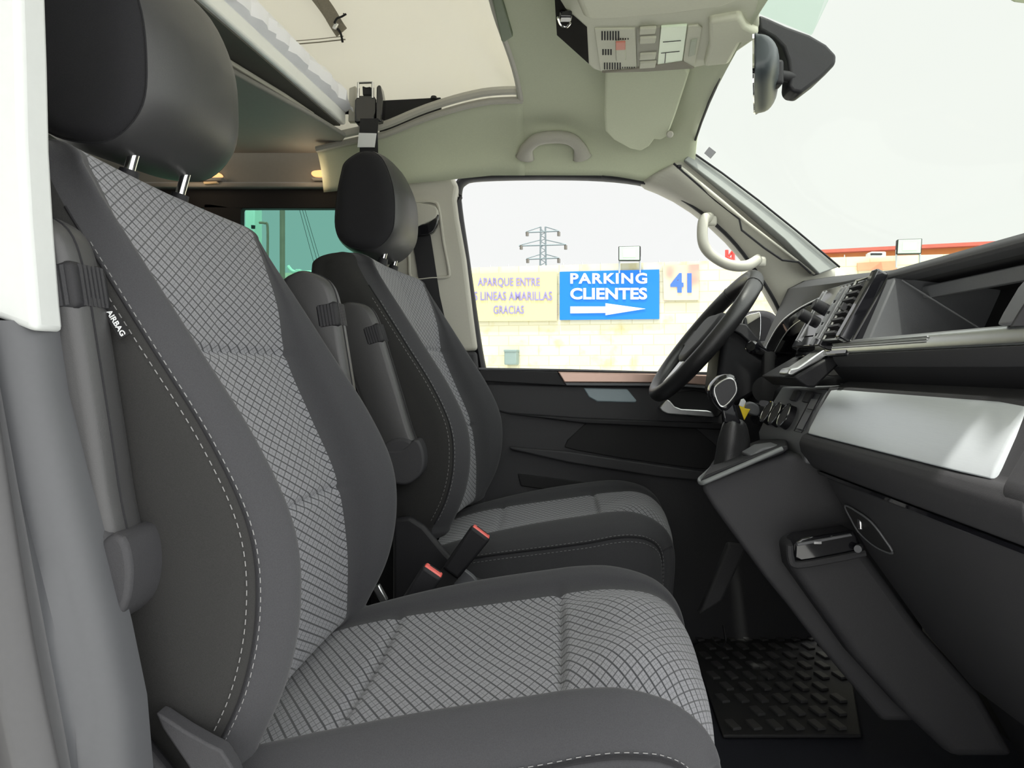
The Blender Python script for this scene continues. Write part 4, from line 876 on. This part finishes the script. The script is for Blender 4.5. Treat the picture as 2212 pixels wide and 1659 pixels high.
# ---- rear view mirror and sensor housing
mi = thing('rear_view_mirror', V(1650, 165, 1.40), 'black interior rear view mirror hanging below the windscreen top', 'mirror')
mt_ = Vector((.27, .963, 0)); mn_ = Vector((.963, -.27, 0)); mc = Vector((.390, 1.41, 1.318)); SLG = mat('slate_grey_plastic', (.045, .055, .06), .4, nvar=.05)
rg = []
for k in range(25):
    a = math.pi*k/24; u = -.122*math.copysign(abs(math.cos(a))**.5, math.cos(a)); sc = max(.05, math.sin(a)**.35)
    rg.append([mc+mt_*u+mn_*(q.x*sc)+Vector((0, 0, q.y*sc)) for q in cr([(-.006, -.036, 0), (-.006, .036, 0), (.002, .039, 0), (.022, .032, 0), (.036, .012, 0), (.036, -.014, 0), (.022, -.034, 0), (.002, -.039, 0)], 3, True)])
mk('mirror_housing', loft(rg), SLG, mi)
mk('mirror_glass', prism([mc+mt_*(q.x*.116)-mn_*.0050+Vector((0, 0, q.y)) for q in cr([(-1, -.02, 0), (-1, .02, 0), (-.85, .033, 0), (.85, .033, 0), (1, .02, 0), (1, -.02, 0), (.85, -.033, 0), (-.85, -.033, 0)], 4, True)], -mn_*.003), MIR, mi)
mk('ball_joint', box(mc+mn_*.034, (.018, .034, .045)), PLB, mi, bevel=.006)
mk('mirror_stem', cyl(mc+mn_*.03, V(1716, 168, 1.41), .010, None, 14), PLB, mi)
sh = [(1640, 30), (1660, 38), (1700, 56), (1750, 74), (1786, 95), (1808, 118), (1806, 138), (1770, 172), (1732, 201), (1712, 198), (1704, 186), (1706, 160), (1702, 130), (1692, 102), (1672, 82), (1640, 64)]
mk('sensor_housing', prism([V(x, y, 1.40) for x, y in sh], (0, .05, 0)), PLB, mi, bevel=.014, seg=4)
mk('windscreen_sticker', prism([V(x, y, 2.02) for x, y in ((1532, 317), (1546, 328), (1534, 342), (1521, 331))], (.002, .004, 0)), mat('grey_sticker', (.11, .11, .12), .6), smooth=False, label='small dark square sticker in the upper corner of the windscreen', cat='sticker')
mk('windscreen_film', prism([V(x, y, 1.50) for x, y in ((1648, -60), (1800, -60), (1788, 0), (1752, 76), (1640, 30))], (.003, 0, .003)), FILM, smooth=False, label='pale green shade band on the windscreen above the mirror', cat='shade band')
mk('passenger_visor_edge', czp([(2165, -60), (2165, -4), (2185, 8), (2215, 12), (2330, 12), (2330, -60)], 1.36, .02), HEA, bevel=.008, label='edge of the passenger sun visor at the upper corner of the windscreen', cat='sun visor')
# ---- reading lamps
for pts, lab in ((((383, 381), (400, 374), (430, 369), (465, 371), (478, 377), (470, 383)), 'glowing amber reading lamp beside the passenger headrest'), (((672, 373), (680, 368), (705, 368), (712, 380), (690, 382), (676, 380)), 'glowing amber reading lamp beside the driver headrest')):
    c = V(sum(p[0] for p in pts)/6, sum(p[1] for p in pts)/6, 2.2)
    lp = thing('reading_lamp', c, lab, 'lamp', 'amber reading lamps on the rear side trim')
    mk('lamp_lens', prism(cr([V(x, y, 2.192) for x, y in pts], 4, True), (0, .02, 0)), LGT, lp, bevel=.002)
    x0 = min(p[0] for p in pts); x1 = max(p[0] for p in pts)
    ld = bpy.data.lights.new('lamp_glow', 'POINT'); ld.energy = .22; ld.color = (1, .74, .48); ld.shadow_soft_size = .03
    lo_ = bpy.data.objects.new('lamp_glow', ld); C.objects.link(lo_); lo_.parent = lp; lo_.location = (0, -.10, -.03)
    mk('lamp_body', prism([V(x, y, 2.17) for x, y in ((x0-2, 383), (x1+4, 383), (x1-2, 390), (x0+4, 390))], (0, .05, 0)), TRD, lp, bevel=.003)
mk('lamp_switch', ppx([(438, 392), (468, 391), (470, 396), (440, 398)], 2.165, 2.19), mat('warm_lamp_switch', (.55, .42, .25), .5), bevel=.002, label='small pale switch on the ledge under the reading lamp', cat='switch')
# ---- pop-up roof: bed board, mattress, rail, canvas
def edge_slab(path, depth, th, Z): 
    v = [Vector((x, y, Z)) for x, y in path]; b = [Vector((depth, y, Z)) for x, y in path[::-1]]
    return prism(v+b, (0, 0, th))
mk('roof_bed', edge_slab([(-.532, 2.03), (-.545, 1.9), (-.575, 1.6), (-.60, 1.34), (-.61, 1.2), (-.575, .95), (-.54, .82)], -2.4, .036, 1.425), WHT, bevel=.006, label='white edge of the folded bed board in the pop-up roof', cat='bed board')
random.seed(5)
mk('bed_underside', edge_slab([(-.545, 2.02), (-.585, 1.6), (-.612, 1.34), (-.622, 1.2), (-.585, .95), (-.55, .83)], -2.35, .004, 1.4205), mat('shaded_gap_tone', (.10, .10, .085), .9), bpy.data.objects['roof_bed'])  # dark sheet stands in for the shaded gap under the white board
mt = []
for i in range(61):
    y = 2.035-(2.035-.80)*i/60; x = tab([(.8, -.535), (1.2, -.600), (1.34, -.592), (1.6, -.565), (1.9, -.535), (2.035, -.522)], y)
    wv = .005*math.sin(i*1.1)*math.sin(i*.31)+.004*math.sin(i*2.3+1)+random.uniform(-.003, .003); yb = (2.035-y)
    tp = 1.462+.055*min(1, (yb+.02)/.08)
    pr = [(-2.3, 1.461), (x-.012, 1.461), (x+.004+wv, 1.472), (x+.006+wv*1.2, tp-.02), (x-.012+wv, tp), (x-.05, tp+.014), (-2.3, tp+.016)]
    mt.append([Vector((a, y, b)) for a, b in pr])
mk('mattress', loft(mt), SHT, label='white sheeted mattress on the bed board in the pop-up roof', cat='mattress')
mk('roof_rail', edge_slab([(-.573, 1.89), (-.60, 1.75), (-.645, 1.566), (-.68, 1.41), (-.645, 1.25), (-.573, .93)], -.75, .010, 1.402), TRM, bevel=.003, label='slim pale rail under the bed board', cat='rail')
tn = thing('tent_canvas', (-.8, YC, 1.45), 'cream canvas side wall of the pop-up roof', 'tent canvas')
plan = [(-2.6, 2.13), (-2.0, 2.13), (-1.5, 2.13), (-1.1, 2.13), (-.8, 2.13), (-.5, 2.125), (-.3, 2.115), (-.15, 2.10), (-.05, 2.07), (.01, 2.0), (.04, 1.85), (.05, 1.6), (.05, 1.41), (.05, 1.2), (.04, .97), (.01, .82), (-.05, .75), (-.3, .70), (-.8, .69), (-1.5, .69), (-2.6, .69)]
pl = cr([(x, y, 0) for x, y in plan], 6)
rows = []
for k in range(61):
    t = (k/60)**1.5; row = []
    for p in pl:
        zb = 1.40+.105*max(0, min(1, (.722-abs(p.y-YC))/.03))*(1 if p.x > -.4 else 0)
        zt = 2.38+.30*p.x; z = zb+(zt-zb)*t
        fold = .020*math.exp(-((p.x+.03)/.20)**2)*math.sin(z*30+p.x*42)*max(0, min(1, (p.y-1.75)/.3))*max(0, 1-1.6*t)
        bow = .03*math.sin(math.pi*t)
        q = Vector((p.x, YC+(p.y-YC)*(1-.04*t-bow*.3)+fold, z)); row.append(q)
    rows.append(row)
cv = mk('canvas_wall', loft(rows, False, False), CVS, tn, solid=.0015, recalc=False, angle=180)
mk('roof_shell', prism([Vector((x, .64, z)) for x, z in ((-2.7, 1.56), (.10, 2.40), (.10, 2.46), (-2.7, 1.62))], (0, 1.54, 0)), WHT, bevel=.02, label='underside of the raised roof shell above the canvas', cat='roof shell')
zp = mk('zip_tape', strap(cr([V(x, y, 2.078) for x, y in ((645, -60), (692, 0), (712, 28), (728, 55), (738, 70))], 4), Vector((.014, 0, .012)), .004, (0, 1, 0)), CHN, tn)
mk('hem_stitching', M().add(tube([V(746, 85, 2.076), V(690, 91, 2.076), V(630, 96, 2.076)], .0018, 5)).add(tube([V(742, 78, 2.076), V(690, 84, 2.076), V(620, 90, 2.076)], .0012, 5)).add(tube([V(676, -20, 2.076), V(706, 45, 2.076), V(718, 65, 2.076)], .0012, 5)), CHN, tn)
mk('zip_slider', box(V(725, 57, 2.066), (.012, .01, .018), Matrix.Rotation(.5, 3, 'Y')), CHR, tn, bevel=.003)
mk('zip_cord', M().add(tube(cr([V(x, y, 2.06) for x, y in ((722, 50), (728, 40), (738, 36), (748, 30))], 5), .0028, 6)).add(tube([V(738, 37, 2.06), V(744, 32, 2.06), V(742, 29, 2.06)], .002, 6)).add(tube(cr([V(x, y, 2.06) for x, y in ((729, 62), (735, 70), (738, 80), (740, 91))], 5), .0034, 6)), DRK, tn)
mk('front_canvas_strap', prism([CZ(x, y, 1.475) for x, y in ((1057, -30), (1075, -30), (1108, 80), (1090, 92), (1083, 90))], (0, 0, .02)), mat('green_grey_seal', (.15, .19, .12), .6), bevel=.003, label='dark green grey rubber strip hanging at the front rim of the roof opening', cat='rubber strip')
mk('roof_seal_strip', ppx([(818, 217), (880, 214), (952, 210), (952, 262), (900, 282), (820, 300)], 2.09, 2.11), DRK, bevel=.002, label='black strip along the canvas foot beside the roof latch', cat='strip')
mk('seal_knob', cyl(V(937, 214, 2.08), V(937, 208, 2.08), .010, .007, 14), DRK, label='small black knob on the strip at the canvas foot', cat='knob')
# ---- roof latch with strap
la = thing('roof_latch', V(795, 240, 2.0), 'black roof latch with chrome bail and hanging strap with a white label', 'latch')
mk('latch_bracket', ppx([(754, 190), (768, 185), (768, 262), (752, 262)], 2.03, 2.05), TRM, la, bevel=.002)
mk('latch_body', ppx([(766, 216), (773, 206), (806, 205), (812, 214), (812, 240), (808, 258), (770, 266), (765, 262)], 1.985, 2.03), GLS, la, bevel=.005)
mk('latch_hook', ppx([(782, 184), (790, 188), (801, 186), (802, 206), (783, 206)], 1.99, 2.015), PLB, la, bevel=.004)
mk('latch_lever', ppx([(813, 188), (817, 183), (822, 184), (827, 212), (824, 262), (812, 262)], 1.98, 2.02), GLS, la, bevel=.003)
ba = M()
for x in (774, 805): ba.add(tube([V(x, 178, 1.985), V(x, 212, 1.985)], .0035, 8))
ba.add(tube([V(774, 179, 1.985), V(805, 178, 1.985)], .003, 8))
mk('latch_bail', ba, CHR, la, label='chrome wire bail')
mk('latch_strap', strap([V(798, 256, 1.975), V(797, 270, 1.97), V(796, 288, 1.965), V(797, 330, 1.96), V(800, 372, 1.97)], Vector((.0235, 0, 0)), .002, (0, 1, 0)), PLB, la)
mk('white_label', prism([V(x, y, 1.955) for x, y in ((775, 287), (813, 288), (809, 318), (772, 318))], (0, .003, 0)), WLT, la, smooth=False, label='white label on the strap')
# ---- added sunshade over the passenger door, out of view, keeps sun off the seats
aw = thing('added_sunshade', (-.8, .4, 1.6), 'grey sunshade added out of view over the passenger side door opening', 'added_sunshade')
mk('added_sunshade_case', box((-.75, .60, 1.62), (2.1, .10, .10)), PLG, aw, bevel=.03)
mk('added_sunshade_cloth', box((-.75, .20, 1.62), (2.1, .80, .004)), CVS, aw)

# ================================================================== OUTSIDE
wd = Vector((1, -.2107, 0)).normalized(); wn = Vector((-.2107, -1, 0)).normalized(); wp0 = Vector((-.776, 8.0, 0))
def WP(px, py, off=0):
    d = Vector(((px-PX0)/F, 1, -(py-PY0)/F)); o = Vector((0, 0, H)); p0 = wp0+wn*off
    t = (p0-o).dot(wn)/d.dot(wn); return o+d*t
GZ = -.55; WT = H+217*8/F
a = wp0-wd*14; b = wp0+wd*9
mk('wall_parking', prism([Vector((a.x, a.y, GZ)), Vector((b.x, b.y, GZ)), Vector((b.x, b.y, WT)), Vector((a.x, a.y, WT))], -wn*.2), WAL, kind='structure', label='cream block wall of the car park')
sp = M()
for k in range(24):
    p = wp0+wd*(-.6+k*.195); sp.add(cyl(Vector((p.x, p.y, WT))-wn*.05, Vector((p.x, p.y, WT+.03))-wn*.05, .006, .003, 5))
mk('wall_spikes', sp, GAL, kind='structure', label='short spikes along the wall top')
def sign_board(name, pts, m, lab, off=.03):
    q = [WP(x, y, off) for x, y in pts]; c = (q[0]+q[2])/2
    t = thing('sign', Vector((c.x, c.y, min(p.z for p in q))), lab, 'sign', 'signs on the cream wall')
    mk('board', prism(q, -wn*.02), m, t, smooth=False); return t
WZ = Vector((0, 0, 1))
def sign_text(t, body, x0, y0, x1, y1, m, bold=.0, off=.034, sp=1.0):     # (x0,y0)=lower left, (x1,y1)=upper right
    a = WP(x0, y0, off); b = WP(x1, y0, off); u = WP(x0, y1, off)
    mk('lettering', text_mesh(body, a-wn*0.0, b-a, WZ, (b-a).length, (u-a).length, .004, bold, sp), m, t, smooth=False)
s1 = sign_board('sign', ((985, 592), (1203, 587), (1203, 693), (985, 694)), YSG, 'faded yellow sign with purple lettering asking drivers to park between the yellow lines')
sign_text(s1, 'APARQUE ENTRE', 1032, 621, 1166, 600, PUR, .012)
sign_text(s1, 'LAS LINEAS AMARILLAS', 1004, 649, 1193, 630, PUR, .012)
sign_text(s1, 'GRACIAS', 1066, 678, 1132, 660, PUR, .012)
s2 = sign_board('sign', ((1209, 587), (1424, 582), (1424, 689), (1209, 691)), BLU, 'blue sign with white lettering PARKING CLIENTES and an arrow')
sign_text(s2, 'PARKING', 1232, 613, 1398, 590, WLT, .032, sp=1.15)
sign_text(s2, 'CLIENTES', 1232, 647, 1398, 622, WLT, .032)
arw = [WP(x, y, .034) for x, y in ((1232, 662), (1308, 662), (1308, 655), (1395, 667), (1308, 681), (1308, 676), (1232, 677))]
mk('arrow', prism(arw, wn*.004), WLT, s2, smooth=False)
s3 = sign_board('sign', ((1432, 574), (1510, 571), (1510, 648), (1434, 649)), RSG, 'small pink and yellow sign with the blue number 41')
sign_text(s3, '41', 1448, 632, 1494, 590, NUM, .04)
ub = thing('utility_box', WP(1101, 790, .05), 'small grey green metal box fixed low on the cream wall', 'box')
mk('box_body', prism([WP(x, y, .12) for x, y in ((1089, 757), (1115, 757), (1115, 788), (1089, 788))], -wn*.12), GBX, ub, bevel=.01)
mk('box_lid', prism([WP(x, y, .125) for x, y in ((1088, 755), (1116, 755), (1116, 760), (1088, 760))], -wn*.125), GBX, ub, bevel=.004)
def flood(pts, lab, off=.1):
    q = [WP(x, y, off) for x, y in pts]; c = sum(q, Vector())/4
    t = thing('floodlight', c, lab, 'floodlight', 'floodlights on the wall top')
    mk('housing', prism([c+(p-c)*1.06 for p in q], -wn*.06), PLB, t, bevel=.006)
    mk('lens', prism([c+(p-c)*.97+wn*.006 for p in q], -wn*.03), FLD, t, bevel=.002)
    mk('reflector', prism([c+(p-c)*.6+wn*.008 for p in q], -wn*.01), mat('pale_led', (.47, .62, .44), .5), t)
    lo_ = min(p.z for p in q)
    br = M()
    for p in (q[2], q[3]): br.add(cyl(Vector((p.x, p.y, lo_-.12))-wn*.03, Vector((p.x, p.y, lo_+.04))-wn*.03, .008, None, 6))
    mk('bracket', br, GAL, t)
flood(((1337, 533), (1382, 532), (1382, 562), (1337, 562)), 'floodlight with a pale lens above the blue sign')
flood(((1940, 518), (1991, 516), (1989, 547), (1938, 548)), 'floodlight with a green lens in front of the orange roof edge', .3)
# orange parapet building beyond the wall
t = thing('building', WP(2000, 560, -1.2), 'low building with an orange fascia and red roof edge beyond the cream wall', 'building')
mk('fascia', prism([WP(x, y, -1.2) for x, y in ((1690, 549), (1760, 546), (2100, 530), (2400, 516), (2400, 600), (1690, 600))], -wn*3), ORA, t, smooth=False)
mk('roof_edge', prism([WP(x, y, -1.1) for x, y in ((1690, 544), (1760, 540), (2100, 523), (2400, 509), (2400, 517), (2100, 531), (1760, 547), (1690, 551))], -wn*3), TIL, t, smooth=False)
mk('wall_band', prism([WP(x, y, .02) for x, y in ((1852, 568), (1938, 563), (1938, 582), (1852, 584))], -wn*.02), mat('salmon_paint', (.72, .30, .18), .8), kind='structure', smooth=False, label='salmon painted band on the wall')
cb = mk('wall_camera', box(WP(1893, 551, .1), (.14, .1, .05)), WLT, bevel=.01, label='small white camera box on the wall top before the orange fascia', cat='camera')
mk('camera_lens', box(WP(1893, 549, .16), (.10, .02, .015)), DRK, cb)
rt = thing('red_mast', WP(1580, 575, -6), 'red lattice mast seen through the pillar grab handle', 'mast')
ms = M()
for x in (1570, 1584):
    p = WP(x, 540, -6); ms.add(cyl(Vector((p.x, p.y, GZ)), p, .03, None, 6))
for k in range(5): ms.add(cyl(WP(1570, 640-k*20, -6), WP(1584, 620-k*20, -6), .02, None, 5))
ms.add(cyl(WP(1570, 556, -6), WP(1650, 600, -6), .035, None, 6))
mk('lattice', ms, mat('red_paint', (.65, .06, .05), .5), rt)
# pylon
PYM = mat('weathered_steel', (.16, .20, .21), .6, .2)
py_ = thing('electricity_pylon', V(1174, 600, 120), 'pale steel electricity pylon far behind the cream wall', 'pylon')
YY = 120
tw = M(); 
def seg(a, b, r=.10): tw.add(tube([V(*a, YY), V(*b, YY)], r, 5))
for x0, x1 in ((1168, 1163), (1178, 1183)): seg((x0, 490), (x1, 813), .14)
for k in range(10):
    y = 495+k*13; seg((1168, y), (1179, y+7), .07); seg((1179, y+7), (1167, y+13), .07)
for y, h_, x0, x1 in ((501, 490, 1135, 1208), (530, 518, 1121, 1223), (559, 549, 1136, 1208)):
    seg((x0, y+1), (x1, y-2), .13); seg((x0, y), (1168, h_), .08); seg((x1, y-2), (1178, h_), .08)
mk('lattice_tower', tw, PYM, py_)
for y, x0, x1 in ((501, 1139, 1207), (530, 1126, 1222), (559, 1140, 1207)):
    for x in (x0, x1):
        mk('insulator', tube([V(x, y, YY), V(x, y+9, YY)], .25, 8), INS, py_)
# things seen through the tinted window
def gpost(px, w_, Y, top, m, name, lab, cat):
    p = V(px, 600, Y); r = w_*Y/F/2
    return mk(name, cyl(Vector((p.x, Y, GZ)), Vector((p.x, Y, top)), r, None, 12), m, label=lab, cat=cat)
gc = thing('green_column', V(548, 600, 7.6), 'pale green square column seen through the tinted rear window', 'column')
p = V(548, 600, 7.6); mk('shaft', box((p.x, 7.6, 1.2), (.095, .2, 3.6)), GRN, gc, bevel=.01)
mk('camera_dome', cyl(V(547, 487, 7.45), V(547, 494, 7.45), .02, .018, 12), DRK, gc)
mk('side_pipe', tube(cr([V(x, y, 7.5) for x, y in ((560, 481), (572, 482), (578, 490), (578, 560), (578, 600))], 4), .012, 8), POL, gc)
gpost(610, 11, 7.4, 3.2, POL, 'rusty_pole', 'brown steel pole seen through the tinted rear window', 'pole')
for k, (a, b) in enumerate((((607, 300), (683, 586)), ((609, 296), (690, 580)), ((612, 292), (697, 582)))):
    q0 = V(*a, 7.4); q1 = WP(*b, .01)
    mk('overhead_cable', tube([q0, q0.lerp(q1, .5)-Vector((0, 0, .01)), q1], .0024, 5), DRK, label='thin dark cable from the brown pole to the wall top', cat='cable', group='cables strung from the brown pole')
wpipe = thing('wall_pipe', WP(650, 590, .1), 'pale green pipe bend on the wall seen through the tinted window', 'pipe')
mk('pipe_run', tube(cr([WP(x, y, .1) for x, y in ((622, 575), (632, 586), (650, 588), (720, 588))], 4), .02, 8), GRN, wpipe)
mk('pipe_clamp', box(WP(645, 588, .12), (.06, .05, .06)), GRN, wpipe, bevel=.008)
# ---- wing mirror
wm = thing('wing_mirror', V(1640, 720, 2.42), 'dark wing mirror outside the driver window with a pale reflection', 'wing mirror')
shp = cr([V(x, y, 2.42) for x, y in ((1598, 742), (1588, 705), (1596, 682), (1622, 671), (1655, 671), (1676, 684), (1678, 715), (1668, 745), (1630, 752))], 4, True)
mk('mirror_housing', prism(shp, (.06, .16, 0)), PLB, wm, bevel=.02, seg=4)
mp_ = cr([V(x, y, 2.412) for x, y in ((1607, 740), (1602, 705), (1610, 684), (1632, 676), (1643, 680), (1640, 740), (1622, 746))], 4, True)
mk('mirror_glass', prism(mp_, (0, .006, 0)), mat('pale_mirror', (.85, .87, .87), .03, 1, nvar=.01), wm, bevel=.001)
mk('mirror_arm', box(V(1665, 755, 2.36), (.08, .20, .05)), PLB, wm, bevel=.01)
